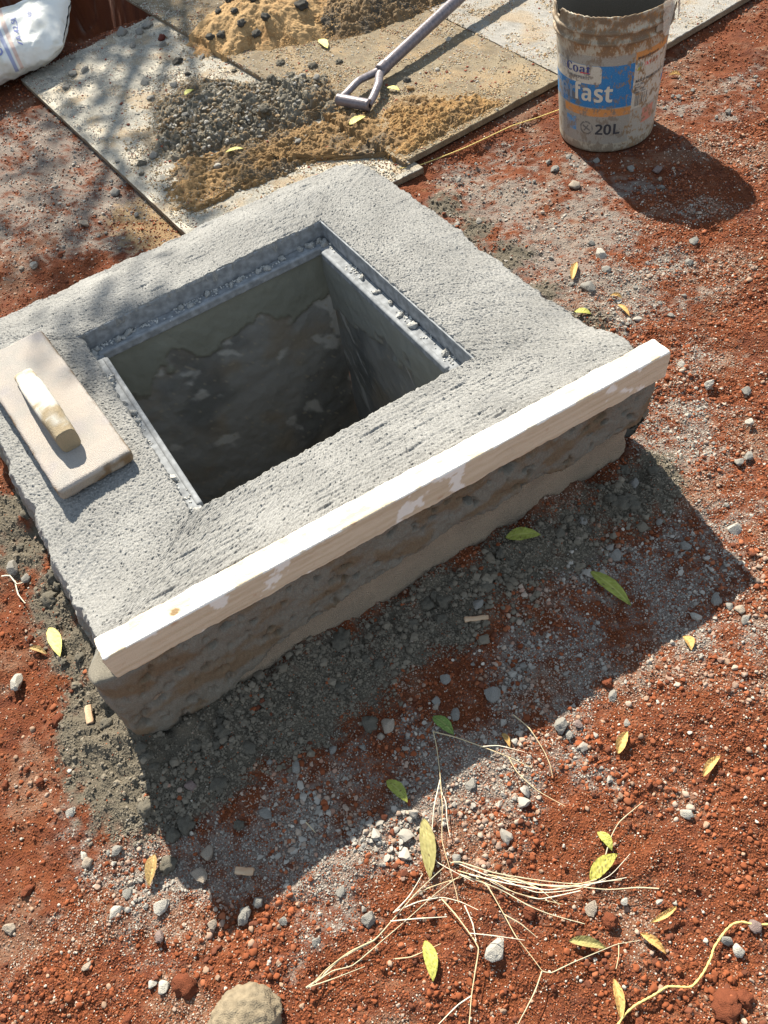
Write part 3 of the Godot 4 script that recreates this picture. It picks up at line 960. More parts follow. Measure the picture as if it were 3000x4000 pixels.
func bucket_image() -> ImageTexture:
	var w := 1280
	var h := 480
	var im := Image.create(w, h, false, Image.FORMAT_RGB8)
	var plastic := Color(0.36, 0.32, 0.245)
	var grey := Color(0.275, 0.26, 0.22)
	var blue := Color(0.03, 0.16, 0.36)
	var orange := Color(0.50, 0.22, 0.07)
	var white := Color(0.46, 0.425, 0.35)
	for j in h:
		var y := 0.38 * (1.0 - (j + 0.5) / h)
		for i in w:
			var th := 360.0 * ((i + 0.5) / w) - 180.0
			var c := plastic
			var n1 := nf.get_noise_2d(th * 0.055, y * 26.0)
			var n2 := nf.get_noise_2d(th * 0.30, y * 60.0 + 5.0)
			var n3 := nz.get_noise_2d(th * 1.6, y * 420.0)
			if y < 0.2725 and y > 0.030:
				c = grey
				if th < 26.5 and th > -150.0:
					if y > 0.134 and y < 0.247: c = blue
					if y > 0.109 and y < 0.131 and th > -55.0: c = orange
					if th > -52.0 and th < -36.5 and y > 0.060 and y < 0.099: c = Color(0.08, 0.22, 0.40)
					if y > 0.198 and y < 0.2465 and th < -7.5:        # white plate with rounded corners
						var e := Vector2((th + 7.5) * 0.139 * PI / 180.0, 0.0)
						var cy := maxf(absf(y - 0.2222) - 0.0132, 0.0)
						var cx := maxf(e.x + 0.011, 0.0)
						if Vector2(cx, cy).length() < 0.011: c = white
				elif th >= 26.5 and th < 75.0:
					c = white
					if y > 0.2520: c = orange
					if y < 0.120: c = grey.lerp(white, 0.4)
					if th > 43.0 and th < 62.0 and y > 0.070 and y < 0.112: c = Color(0.50, 0.20, 0.14)
					if th > 29.0 and th < 34.0 and y > 0.223 and y < 0.240 and (y - 0.223) * 300.0 < th - 28.5: c = Color(0.30, 0.33, 0.05)
					if th > 29.0 and th < 34.5 and y > 0.232 and y < 0.243: c = Color(0.22, 0.27, 0.24)
					if th > 38.0 and th < 58.0 and y > 0.230 and y < 0.240 and n2 > -0.1: c = Color(0.55, 0.10, 0.10)
					if th > 30.0 and th < 47.0 and y > 0.126 and y < 0.158:      # bar code
						if nz.get_noise_1d(th * 5.5) > 0.05: c = Color(0.08, 0.075, 0.07)
				elif th >= 75.0 and th < 100.0:
					c = white
					if fposmod(y, 0.006) < 0.003 and y > 0.18: c = Color(0.14, 0.13, 0.12)
					if y > 0.15 and y < 0.17: c = blue
				# print worn off and smeared with cement
				c = c.lerp(Color(0.29, 0.275, 0.235), sstep(0.16, 0.6, n1 + n2 * 0.5 + 0.35 * sstep(-35.0, -60.0, th)) * 0.7)
				if y < 0.12: c = c.lerp(Color(0.30, 0.275, 0.23), sstep(-0.2, 0.3, n1 + n2 * 0.6) * 0.45)
			# emblem ring with a mark in it
			var e2 := Vector2((th + 23.0) * 0.139 * PI / 180.0, y - 0.0745)
			var er := e2.length()
			if (er < 0.0195 and er > 0.0150 and n2 < 0.25) or (er < 0.013 and absf(e2.x * 0.6 + e2.y) < 0.0028) or (er < 0.011 and absf(e2.x - e2.y * 0.7) < 0.0022): c = c.lerp(Color(0.07, 0.07, 0.075), 0.75)
			# rusty brown stains under the rim, dirt at the foot
			var st := sstep(0.262, 0.285, y + 0.016 * n1 + 0.01 * n2)
			c = c.lerp(Color(0.22, 0.105, 0.035), st * sstep(-0.45, 0.2, n2 + n1) * 0.9 * (1.0 if th > -40.0 else 0.4))
			if th > 20.0: c = c.lerp(Color(0.36, 0.20, 0.07), sstep(0.05, 0.4, n1 * 0.8 + n2) * 0.75)
			if y > 0.298: c = c.lerp(Color(0.15, 0.11, 0.07), sstep(-0.4, 0.2, n1 - n2 * 0.4) * 0.85)
			c = c.lerp(Color(0.15, 0.11, 0.075), sstep(0.1, 0.45, n1 + n2 * 0.6 + 0.5 * sstep(0.05, 0.0, y)) * 0.6)      # caked dirt
			if n3 > 0.72: c = c.lerp(Color(0.18, 0.10, 0.05), 0.7)
			if n3 < -0.8: c = c.lerp(Color(0.6, 0.58, 0.54), 0.6)
			# splashes of mortar
			for q in [[-49.0, 0.2465, 2.2, 0.011], [-47.0, 0.233, 1.4, 0.006], [-44.0, 0.158, 7.0, 0.013], [-34.0, 0.141, 3.5, 0.006], [-37.0, 0.149, 4.0, 0.005]]:
				var dd: float = Vector2((th - q[0]) / q[2], (y - q[1]) / q[3]).length() + n2 * 0.8 + n3 * 0.15
				if dd < 1.0: c = c.lerp(Color(0.13, 0.125, 0.115), 0.85)
			im.set_pixel(i, j, c.linear_to_srgb())
	return ImageTexture.create_from_image(im)

func build_bucket() -> void:
	var t := thing("paint_bucket", "dirty twenty litre paint bucket with blue label standing on the red soil", "bucket", BUCKET)
	var prof := [[0.0, 0.003], [0.112, 0.001], [0.124, 0.002], [0.1285, 0.006], [0.130, 0.012]]
	for k in range(1, 24): prof.append([bucket_radius(0.012 + 0.286 * k / 24.0), 0.012 + 0.286 * k / 24.0])
	prof.append_array([[0.1455, 0.298], [0.1500, 0.2995], [0.1530, 0.3015], [0.1532, 0.3055], [0.1515, 0.308], [0.1475, 0.310], [0.1480, 0.324], [0.152, 0.3255], [0.1555, 0.328], [0.1555, 0.333], [0.153, 0.336], [0.1500, 0.338], [0.1506, 0.350], [0.1512, 0.362], [0.1525, 0.366], [0.1520, 0.3695], [0.150, 0.371], [0.1478, 0.369], [0.1465, 0.355], [0.144, 0.30], [0.140, 0.22], [0.135, 0.12], [0.1275, 0.02], [0.1, 0.014], [0.0, 0.013]])
	var around := 160
	var v := PackedVector3Array()
	var uv := PackedVector2Array()
	for e in prof:
		for i in around + 1:
			var th := TAU * i / around - PI
			var n := to_cam * cos(th) + to_right * sin(th)
			var y: float = e[1]
			var r: float = e[0]
			if y > 0.339 and r > 0.12:       # chewed rim
				var chip := maxf(0.0, nf.get_noise_1d(i * 1.1) * 0.007) + 0.02 * sstep(0.12, 0.05, absf(th + 1.12))
				y = maxf(0.339, y - chip * sstep(0.339, 0.366, y))
				r += nz.get_noise_2d(i * 0.5, y * 90.0) * 0.0012
			v.append(n * r + Vector3(0, y, 0))
			uv.append(Vector2(float(i) / around, 1.0 - e[1] / 0.38))
	var body := part(t, "bucket_body", grid(v, around + 1, prof.size(), PackedColorArray(), false, PackedByteArray(), uv), M.bucket)
	body.set_meta("label", "grey plastic body with worn blue and orange print")
	# mortar caked inside
	var iv := PackedVector3Array()
	for j in 26:
		var f := j / 25.0
		var y := lerpf(0.357, 0.03, minf(f * 1.25, 1.0))
		var rr := (bucket_radius(y) - 0.0045) * (1.0 if f < 0.8 else (1.0 - f) / 0.2)
		for i in 90:
			var th := TAU * i / 90
			var p := Vector3(cos(th), 0, sin(th))
			iv.append(p * maxf(rr - 0.003 * absf(nf.get_noise_3d(p.x * 3.0, y * 12.0, p.z * 3.0)), 0.0) + Vector3(0, y - 0.02 * absf(nf.get_noise_2d(i * 1.3, 2.0)) * (1.0 - f), 0))
	part(t, "mortar_lining", grid(iv, 90, 26, PackedColorArray(), true), M.mortar_dark)
	var sans := SystemFont.new()
	sans.font_names = PackedStringArray(["Droid Sans"])
	sans.font_weight = 700
	var serif := SystemFont.new()
	serif.font_names = PackedStringArray(["Droid Serif"])
	serif.font_weight = 700
	var k := 0.139 * PI / 180.0
	lettering(t, "print", "fast", 0.046, sans, M.print_cream, on_bucket, Vector2(-40.0 * k, 0.150), 0.94)
	lettering(t, "print", "er", 0.046, sans, M.print_faded, on_bucket, Vector2(-62.0 * k, 0.150), 0.94)
	lettering(t, "print", "Coat", 0.0225, serif, M.print_navy, on_bucket, Vector2(-51.0 * k, 0.2235), 1.08)
	lettering(t, "print", "Du", 0.0225, serif, M.print_smeared, on_bucket, Vector2(-68.0 * k, 0.2235), 0.9)
	lettering(t, "print", "THE EXPERTS", 0.0075, sans, M.print_dark, on_bucket, Vector2(-50.0 * k, 0.2090), 1.12)
	lettering(t, "print", "20L", 0.030, sans, M.print_black, on_bucket, Vector2(-13.0 * k, 0.0580), 1.05)
	lettering(t, "print", "MANUFACTURED BY", 0.0052, sans, M.print_black, on_bucket, Vector2(29.0 * k, 0.2535), 0.95)
	lettering(t, "print", "BASCO PRODUCTS (K) LTD", 0.0068, sans, M.print_black, on_bucket, Vector2(28.5 * k, 0.1905), 0.92)
	lettering(t, "print", "P.O. Box", 0.0052, sans, M.print_dark, on_bucket, Vector2(28.5 * k, 0.1830), 1.0)
	lettering(t, "print", "Road", 0.0052, sans, M.print_dark, on_bucket, Vector2(28.5 * k, 0.1760), 1.0)
	lettering(t, "print", "Tel: +254", 0.0052, sans, M.print_dark, on_bucket, Vector2(28.5 * k, 0.1690), 1.0)
	lettering(t, "print", "Mob: +254", 0.0052, sans, M.print_dark, on_bucket, Vector2(28.5 * k, 0.1620), 1.0)
	# red stroke under the lettering
	var sv := PackedVector3Array()
	for j in 2:
		for i in 12:
			var f := i / 11.0
			var r: Array = on_bucket(lerpf(-31.0, -19.0, f) * k, 0.2240 + 0.003 * f + (0.0028 * (1.0 - f) + 0.0004) * j)
			sv.append(r[0] + r[1] * 0.0012)
	part(t, "print", grid(sv, 12, 2), M.print_red)
	# scrap of clear plastic hanging over the rim
	var pv := PackedVector3Array()
	for j in 20:
		for i in 20:
			var th := 0.85 + 0.75 * i / 19.0
			var f := j / 19.0
			var y := 0.378 - 0.075 * f * (0.6 + 0.5 * sin(i * 0.45 + 0.6))
			var r := 0.157 + 0.006 * f + 0.006 * nf.get_noise_2d(i * 3.0, j * 2.0)
			pv.append((to_cam * cos(th) + to_right * sin(th)) * r + Vector3(0, y, 0))
	part(t, "plastic_scrap", grid(pv, 20, 20), M.clear_plastic)
	# ear for the handle wire
	var ear := merged([[rbox(Vector3(0.020, 0.020, 0.006), 0.002, 0.01, 0.0, 1.0), Transform3D(Basis(), Vector3.ZERO)]])
	var eo := part(t, "handle_ear", ear, M.bucket_plain)
	var th0 := 0.86
	eo.position = (to_cam * cos(th0) + to_right * sin(th0)) * 0.1505 + Vector3(0, 0.318, 0)
	eo.rotation.y = atan2((to_cam * cos(th0) + to_right * sin(th0)).x, (to_cam * cos(th0) + to_right * sin(th0)).z)

# ---------------------------------------------------------------- bag
var bag_half := 0.37
func bag_point(x: float, phi: float) -> Vector3:
	var e := absf(x) / bag_half
	var close := pow(maxf(1.0 - pow(e, 5.0), 0.0), 0.5)
	var wide := 0.215 * (0.86 + 0.14 * close)
	var thick := 0.084 * close + 0.004
	var z := -signf(cos(phi)) * pow(absf(cos(phi)), 0.85) * wide
	var y := signf(sin(phi)) * pow(absf(sin(phi)), 0.75) * thick
	if y < 0.0: y *= 0.8
	var p := Vector3(x - 0.42 * z * sstep(0.0, bag_half, x), y, z)
	p.y += 0.006 * nf.get_noise_2d(x * 7.0, z * 7.0) * close + 0.004 * nz.get_noise_2d(x * 16.0 + z * 8.0, z * 10.0)
	p.z += 0.006 * nf.get_noise_2d(x * 8.0, phi * 2.0)
	return p

func on_bag(s: float, up: float) -> Array:     # s runs across the bag, away from the viewer; up runs along it to the left
	var x := -up
	var wide := 0.20
	var q := clampf(s / wide, -0.99, 0.99)
	var cphi := signf(q) * pow(absf(q), 1.0 / 0.85)
	var phi := acos(cphi)
	var p := bag_point(x, phi)
	var n := (bag_point(x, phi - 0.05) - p).cross(bag_point(x + 0.01, phi) - p).normalized()
	if n.y < 0.0: n = -n
	return [p + n * 0.001, n]

func build_bag() -> void:
	var t := thing("cement_bag", "white printed cement bag lying at the corner of the dusty board", "bag", Vector3(-0.06, 0.086, -2.38))
	var nu := 120
	var nv := 190
	var v := PackedVector3Array()
	var c := PackedColorArray()
	for j in nv:
		var x := lerpf(-bag_half, bag_half, j / (nv - 1.0))
		for i in nu:
			var phi := TAU * i / nu
			v.append(bag_point(x, phi))
			var s := cos(phi)
			var col := Color(0.60, 0.605, 0.575)
			var dirt := nf.get_noise_2d(x * 6.0, phi * 1.2)
			col = col.lerp(Color(0.50, 0.485, 0.42), sstep(0.0, 0.4, dirt))
			if sin(phi) > -0.2:
				var faded := 0.75 * sstep(0.75, 0.35, s) + 0.0
				if x > 0.108 and x < 0.130: col = col.lerp(Color(0.16, 0.20, 0.38), faded)
				if x > 0.142 and x < 0.160: col = col.lerp(Color(0.50, 0.27, 0.20), faded * 0.8)
				if x < -0.02 and x > -0.16 and s > 0.1 and s < 0.5: col = col.lerp(Color(0.22, 0.28, 0.55), 0.75)
				if x < 0.02 and x > -0.12 and s < -0.75: col = col.lerp(Color(0.16, 0.18, 0.42), 0.85)
			c.append(col)
	part(t, "sack", grid(v, nu, nv, c, true), M.sack)
	var sans := SystemFont.new()
	sans.font_names = PackedStringArray(["Droid Sans"])
	sans.font_weight = 700
	lettering(t, "print", "CEMENT", 0.040, sans, M.print_bagblue, on_bag, Vector2(-0.19, -0.098), 0.80)
	lettering(t, "print", "/A 42.5R", 0.022, sans, M.print_bagblue, on_bag, Vector2(-0.185, -0.205), 1.25)
	lettering(t, "print", "NO:", 0.014, sans, M.print_bagblue, on_bag, Vector2(-0.06, -0.265), 1.1)

# ---------------------------------------------------------------- shovel
func build_shovel() -> void:
	var t := thing("shovel", "shovel lying on the raised board with its grey metal D-handle toward the collar", "shovel")
	var g0 := Vector3(0.772, 0.062, -1.112)
	var g1 := Vector3(0.828, 0.058, -1.010)
	var joint := Vector3(0.958, 0.068, -1.155)
	var far := Vector3(1.372, 0.112, -1.300)
	var axis := (far - joint).normalized()
	var shaft_end := joint + axis * 0.98
	var n := 14
	var pts := PackedVector3Array()
	var rad := PackedFloat32Array()
	for i in n + 1:
		pts.append(joint.lerp(shaft_end, i / float(n)))
		rad.append(0.0185 + 0.0015 * i / n)
	part(t, "shaft", tube(pts, rad, 20), M.shaft)
	part(t, "ferrule", tube(PackedVector3Array([joint - axis * 0.006, joint - axis * 0.002, joint + axis * 0.026, joint + axis * 0.029]), PackedFloat32Array([0.017, 0.0205, 0.0208, 0.019]), 20), M.shaft)
	var gd := (g1 - g0).normalized()
	part(t, "grip", tube(PackedVector3Array([g0, g0 + gd * 0.002, g0 + gd * 0.008, g0 + gd * 0.009, g0 + gd * 0.011, g1 - gd * 0.011, g1 - gd * 0.009, g1 - gd * 0.008, g1 - gd * 0.002, g1]), PackedFloat32Array([0.014, 0.0175, 0.0175, 0.016, 0.0175, 0.0175, 0.016, 0.0178, 0.0178, 0.014]), 24), M.shaft)
	for e in [[g0 + gd * 0.006, -1.0], [g1 - gd * 0.006, 1.0]]:
		var a: Vector3 = e[0]
		var s: float = e[1]
		var sidew := gd * s
		var p: PackedVector3Array = smooth_line([joint + sidew * 0.004 + axis * 0.012, joint + sidew * 0.012 - axis * 0.022, joint.lerp(a, 0.45) + sidew * 0.012 + Vector3(0, 0.006, 0), joint.lerp(a, 0.78) + sidew * 0.006, a], 0.008)
		var r := PackedFloat32Array()
		for i in p.size(): r.append(lerpf(0.0145, 0.0125, i / float(p.size())))
		part(t, "fork_arm", tube(p, r, 12, 0.75), M.shaft)
	# blade, out of the picture, resting on the board
	var bv := PackedVector3Array()
	var side := axis.cross(Vector3.UP).normalized()
	for j in 14:
		for i in 13:
			var f := j / 13.0
			var s := i / 12.0 * 2.0 - 1.0
			var wdt := 0.115 * (1.0 if f < 0.6 else sqrt(maxf(0.0, 1.0 - pow((f - 0.6) / 0.4, 2.0))) * 0.9 + 0.1)
			bv.append(shaft_end + axis * (0.02 + 0.29 * f) + side * s * wdt + Vector3(0, 0.015 * s * s - 0.10 * f, 0))
	part(t, "blade", grid(bv, 13, 14), M.shaft)

# ---------------------------------------------------------------- small things
func leaf_mesh(long: float, wide: float, bend: float, fold: float, curl: float, tint: Color, spots: float, seed_: float) -> ArrayMesh:
	var v := PackedVector3Array()
	var c := PackedColorArray()
	var nl := 28
	var nw := 11
	for j in nl:
		var f := j / (nl - 1.0)
		var half := wide * 0.5 * pow(sin(PI * pow(f, 0.85)), 0.8) * (1.0 + 0.06 * nz.get_noise_2d(f * 9.0, seed_))
		if j == 0 or j == nl - 1: half = 0.0006
		for i in nw:
			var s := i / (nw - 1.0) * 2.0 - 1.0
			var x := s * half
			var y := absf(x) * fold + bend * 4.0 * f * (1.0 - f) + curl * pow(absf(s), 1.5) * half + 0.0012 * nz.get_noise_2d(f * 14.0 + seed_, s * 4.0)
			v.append(Vector3(x + bend * 0.8 * sin(f * 3.0), y, (f - 0.5) * long))
			var col := tint
			var vein := absf(s) < 0.1
			if vein: col = col.lerp(Color(0.42, 0.40, 0.16), 0.35)
			elif fposmod(f * 9.0 + absf(s) * 0.9, 1.0) < 0.16: col = col.lerp(Color(0.42, 0.42, 0.18), 0.2)
			var n := nf.get_noise_2d(f * 3.0 + seed_ * 5.0, s * 1.2)
			col = col * (1.0 + 0.3 * n)
			col = col.lerp(Color(0.09, 0.06, 0.03), sstep(0.80 - spots, 0.9 - spots, nz.get_noise_2d(f * 13.0 + seed_ * 3.0, s * 4.0)))
			c.append(col)
	return grid(v, nw, nl, c)

func build_leaves() -> void:
	var tints := {"g": Color(0.24, 0.265, 0.055), "d": Color(0.13, 0.20, 0.05), "o": Color(0.24, 0.21, 0.08), "y": Color(0.33, 0.33, 0.075), "s": Color(0.31, 0.29, 0.06), "p": Color(0.55, 0.50, 0.16), "t": Color(0.46, 0.28, 0.10), "b": Color(0.30, 0.20, 0.085)}
	var all := LEAVES + DRY_LEAVES
	for k in all.size():
		var e: Array = all[k]
		var a := Vector2(e[0], e[1])
		var b := Vector2(e[2], e[3])
		var mid := (a + b) * 0.5
		var d := b - a
		var is_dry := k >= LEAVES.size()
		var long := d.length()
		var m := leaf_mesh(long, e[4], 0.004 if not is_dry else 0.003, 0.10 if not is_dry else 0.35, 0.0 if not is_dry else 0.35, tints[e[5]], (0.28 if e[5] == "s" else (0.1 if not is_dry else 0.05)), k * 1.7)
		var o := part(self, "fallen_leaf" if not is_dry else "dry_leaf", m, M.leaf)
		var ya := top_y(a.x, a.y)
		var yb := top_y(b.x, b.y)
		var ym := top_y(mid.x, mid.y)
		o.position = Vector3(mid.x, maxf((ya + yb) * 0.5, ym) + (0.0085 if not is_dry else 0.004), mid.y)
		o.rotation = Vector3(-atan2(yb - ya, long) * 0.8, atan2(d.x, d.y), rng.randf_range(-0.12, 0.12))
		tag(o, e[6], "leaf", "leaves scattered over the site")
	# bits of bark and stick
	for e in [["bark_chip", -0.4975, 0.7705, 0.9, 0.030, 0.011, "flat reddish bark chip in the shadow at lower left"], ["wood_stick", -0.612, 0.378, -0.25, 0.036, 0.013, "short pale stick beside the yellow leaf at left"], ["bark_chip", 0.052, 0.620, 1.1, 0.044, 0.009, "grey splinter of bark in front of the plinth"]]:
		var tint := func(p: Vector3, _n: Vector3) -> Color:
			return Color(0.36, 0.22, 0.13).lerp(Color(0.50, 0.38, 0.26), clampf(0.5 + nf.get_noise_3d(p.x * 90.0, p.y * 90.0, p.z * 20.0), 0, 1))
		var o := part(self, e[0], rbox(Vector3(e[5], 0.006, e[4]), 0.002, 0.003, 0.002, 60.0, tint, e[1]), M.timber)
		o.position = Vector3(e[1], top_y(e[1], e[2]) + 0.007, e[2])
		o.rotation = Vector3(0.06, e[3], 0.1)
		tag(o, e[6], "bark" if e[0] == "bark_chip" else "stick")

func straw_mesh(pts: Array, r: float, lift: float) -> ArrayMesh:
	var q := []
	for i in pts.size():
		var p: Vector2 = pts[i]
		q.append(Vector3(p.x, top_y(p.x, p.y) + 0.006 + lift * rng.randf_range(0.3, 1.0), p.y))
	var line := smooth_line(q, 0.012)
	var rad := PackedFloat32Array()
	for i in line.size():
		var f := i / maxf(1.0, line.size() - 1.0)
		rad.append(r * (1.0 - 0.55 * f) * (1.0 + (0.35 if i % 9 == 4 else 0.0)))
	return tube(line, rad, 5, 0.7)

func build_straw() -> void:
	var t := thing("dry_straw_tangle", "tangle of pale dry grass stems spread over the red gravel", "straw")
	for s in [[Vector2(-0.1318, 0.7535), Vector2(-0.1428, 0.7800), Vector2(-0.1642, 0.8216), Vector2(-0.1904, 0.8665), Vector2(-0.2190, 0.9070), Vector2(-0.2304, 0.9404), Vector2(-0.2424, 0.9760), Vector2(-0.2501, 0.9959)],
	[Vector2(-0.1318, 0.7535), Vector2(-0.1095, 0.7851), Vector2(-0.0818, 0.8240), Vector2(-0.0578, 0.8599), Vector2(-0.0386, 0.8948)],
	[Vector2(-0.0578, 0.8599), Vector2(-0.0618, 0.8864), Vector2(-0.0538, 0.9259), Vector2(-0.0345, 0.9722)],
	[Vector2(-0.0818, 0.8240), Vector2(-0.0596, 0.8377), Vector2(-0.0321, 0.8685)],
	[Vector2(-0.1685, 0.8279), Vector2(-0.2009, 0.8593), Vector2(-0.2218, 0.8839), Vector2(-0.2407, 0.9089), Vector2(-0.2429, 0.9279), Vector2(-0.2293, 0.9572), Vector2(-0.2142, 0.9833)],
	[Vector2(-0.1775, 0.8443), Vector2(-0.1819, 0.8636), Vector2(-0.1967, 0.8884), Vector2(-0.2068, 0.9112)],
	[Vector2(-0.2275, 0.9424), Vector2(-0.2151, 0.9488), Vector2(-0.1839, 0.9880), Vector2(-0.1440, 1.0248), Vector2(-0.0955, 1.0653), Vector2(-0.0347, 1.0998)],
	[Vector2(-0.2208, 0.9449), Vector2(-0.1878, 0.9933), Vector2(-0.1489, 1.0312), Vector2(-0.0839, 1.0770), Vector2(-0.0445, 1.0863), Vector2(-0.0018, 1.0798)],
	[Vector2(-0.2246, 0.9564), Vector2(-0.1916, 0.9985), Vector2(-0.1734, 1.0302), Vector2(-0.1272, 1.0783)],
	[Vector2(-0.2142, 0.9715), Vector2(-0.1740, 1.0143), Vector2(-0.1318, 1.0525), Vector2(-0.0774, 1.0795), Vector2(-0.0276, 1.1016)],
	[Vector2(-0.2246, 0.9624), Vector2(-0.1890, 1.0120), Vector2(-0.1692, 1.0520), Vector2(-0.1496, 1.0801), Vector2(-0.1170, 1.1166)],
	[Vector2(-0.0003, 1.1384), Vector2(-0.0231, 1.1207), Vector2(-0.0602, 1.0995), Vector2(-0.0986, 1.0691), Vector2(-0.1388, 1.0400), Vector2(-0.1718, 1.0001)],
	[Vector2(-0.2076, 0.9799), Vector2(-0.2011, 0.9999), Vector2(-0.2042, 1.0436), Vector2(-0.2081, 1.0759), Vector2(-0.2056, 1.1044), Vector2(-0.2045, 1.1312)],
	[Vector2(-0.2042, 1.0436), Vector2(-0.1925, 1.0662), Vector2(-0.1838, 1.0921)],
	[Vector2(-0.2045, 1.1312), Vector2(-0.1948, 1.1393), Vector2(-0.1616, 1.1456), Vector2(-0.1109, 1.1582), Vector2(-0.0952, 1.1616), Vector2(-0.0704, 1.1734)],
	[Vector2(-0.2045, 1.1312), Vector2(-0.2273, 1.1451), Vector2(-0.2544, 1.1572), Vector2(-0.2712, 1.1641), Vector2(-0.2895, 1.1730)],
	[Vector2(-0.0613, 1.0807), Vector2(-0.0363, 1.0642), Vector2(-0.0097, 1.0461), Vector2(0.0173, 1.0356), Vector2(0.0652, 1.0325)],
	[Vector2(-0.1617, 1.0148), Vector2(-0.1418, 1.0438), Vector2(-0.1309, 1.0777)],
	[Vector2(-0.0944, 1.0795), Vector2(-0.1506, 1.0550), Vector2(-0.1834, 1.0157), Vector2(-0.2028, 0.9791)],
	[Vector2(-0.4920, 0.9684), Vector2(-0.4681, 0.9666), Vector2(-0.4310, 0.9626), Vector2(-0.3799, 0.9691), Vector2(-0.3418, 0.9592), Vector2(-0.2897, 0.9480), Vector2(-0.2399, 0.9420)],
	[Vector2(-0.4920, 0.9684), Vector2(-0.4512, 0.9707), Vector2(-0.4215, 0.9796), Vector2(-0.3679, 0.9753), Vector2(-0.3248, 0.9705), Vector2(-0.2687, 0.9660), Vector2(-0.2255, 0.9638)],
	[Vector2(-0.4920, 0.9684), Vector2(-0.4528, 0.9802), Vector2(-0.4084, 0.9900)],
	[Vector2(-0.3799, 0.9691), Vector2(-0.4195, 0.9630), Vector2(-0.4581, 0.9626), Vector2(-0.4850, 0.9695)],
	[Vector2(-0.3367, 0.9512), Vector2(-0.2977, 0.9601), Vector2(-0.2658, 0.9738), Vector2(-0.2469, 0.9942), Vector2(-0.2319, 1.0195)],
	[Vector2(-0.3463, 0.9600), Vector2(-0.3132, 0.9775), Vector2(-0.2743, 1.0013)],
	[Vector2(-0.3339, 0.9531), Vector2(-0.3047, 0.9458), Vector2(-0.2704, 0.9314)],
	[Vector2(-0.3082, 0.9512), Vector2(-0.2756, 0.9517), Vector2(-0.2170, 0.9695)],
	[Vector2(-0.2667, 0.9752), Vector2(-0.2624, 1.0047), Vector2(-0.2600, 1.0360), Vector2(-0.2605, 1.0592), Vector2(-0.2825, 1.0816), Vector2(-0.3032, 1.1022), Vector2(-0.3259, 1.1287), Vector2(-0.3373, 1.1421)],
	[Vector2(-0.3032, 1.1022), Vector2(-0.3256, 1.1010), Vector2(-0.3614, 1.1057), Vector2(-0.3800, 1.1081)],
	[Vector2(-0.2595, 1.0381), Vector2(-0.2353, 1.0579), Vector2(-0.2010, 1.0879)],
	[Vector2(-0.2440, 1.0019), Vector2(-0.2487, 1.0287), Vector2(-0.2588, 1.0513)],
	[Vector2(-0.1915, 0.9868), Vector2(-0.1525, 1.0249), Vector2(-0.1133, 1.0611), Vector2(-0.0650, 1.0801)],
	[Vector2(-0.1822, 0.9971), Vector2(-0.1475, 1.0457), Vector2(-0.1016, 1.0728), Vector2(-0.0541, 1.0875)]]:
		part(t, "stem", straw_mesh(s, rng.randf_range(0.0008, 0.00125), 0.010), [M.straw, M.straw_pale, M.straw_green][rng.randi() % 3])
	var names := ["single thin straw lying alone in the shadow at right of the tangle", "loose straw on red gravel left of the round-tipped leaf", "short reddish straw below the grey-brown leaf", "tiny straw on grey powder at the shadow's left part"]
	var k := 0
	for s in [[Vector2(-0.0066, 0.8043), Vector2(0.0000, 0.8390), Vector2(-0.0038, 0.8798), Vector2(-0.0115, 0.9072), Vector2(-0.0203, 0.9240)],
	[Vector2(-0.3676, 1.0049), Vector2(-0.3466, 1.0152), Vector2(-0.3222, 1.0205), Vector2(-0.3016, 1.0243)],
	[Vector2(-0.0940, 1.1609), Vector2(-0.1047, 1.1732), Vector2(-0.1190, 1.1838)],
	[Vector2(-0.3808, 0.7637), Vector2(-0.3782, 0.7743), Vector2(-0.3762, 0.7844)]]:
		var o := part(self, "straw", straw_mesh(s, 0.0009, 0.003), M.straw)
		tag(o, names[k], "straw", "loose straws")
		k += 1
	var t2 := thing("dry_root", "forked pale dry root on the gravel at the left edge", "root")
	for s in [[Vector2(-0.6624, -0.0314), Vector2(-0.6479, -0.0232), Vector2(-0.6414, 0.0054), Vector2(-0.6252, 0.0107)],
	[Vector2(-0.6431, -0.0056), Vector2(-0.6473, 0.0284), Vector2(-0.6410, 0.0627)]]:
		part(t2, "stem", straw_mesh(s, 0.0018, 0.004), M.straw_pale)
	for e in [[[[Vector2(-0.1948, 1.2437), Vector2(-0.1592, 1.2353), Vector2(-0.1454, 1.2314), Vector2(-0.1256, 1.2307), Vector2(-0.0970, 1.2349), Vector2(-0.0749, 1.2374), Vector2(-0.0496, 1.2540), Vector2(-0.0249, 1.2508), Vector2(-0.0029, 1.2428), Vector2(0.0102, 1.2356), Vector2(0.0363, 1.2290), Vector2(0.0519, 1.2280), Vector2(0.0644, 1.2327), Vector2(0.0740, 1.2427), Vector2(0.0909, 1.2540), Vector2(0.1291, 1.2681)]], "yellow cord winding over the red gravel at the bottom right"], [[[Vector2(0.7355, -0.7032), Vector2(0.7938, -0.6951), Vector2(0.9359, -0.6784), Vector2(1.0325, -0.6752), Vector2(1.1081, -0.6733), Vector2(1.1852, -0.6632), Vector2(1.2595, -0.6530), Vector2(1.3453, -0.6389), Vector2(1.4446, -0.6310)]], "builder's line stretched from the board corner to behind the bucket"]]:
		var q := []
		for p in e[0][0]: q.append(Vector3(p.x, top_y(p.x, p.y) + 0.005, p.y))
		var line := smooth_line(q, 0.004)
		var rad := PackedFloat32Array()
		for i in line.size(): rad.append(0.0015 + 0.0004 * sin(i * 1.9))
		var o := part(self, "nylon_cord", tube(line, rad, 6), M.cord)
		tag(o, e[1], "cord")

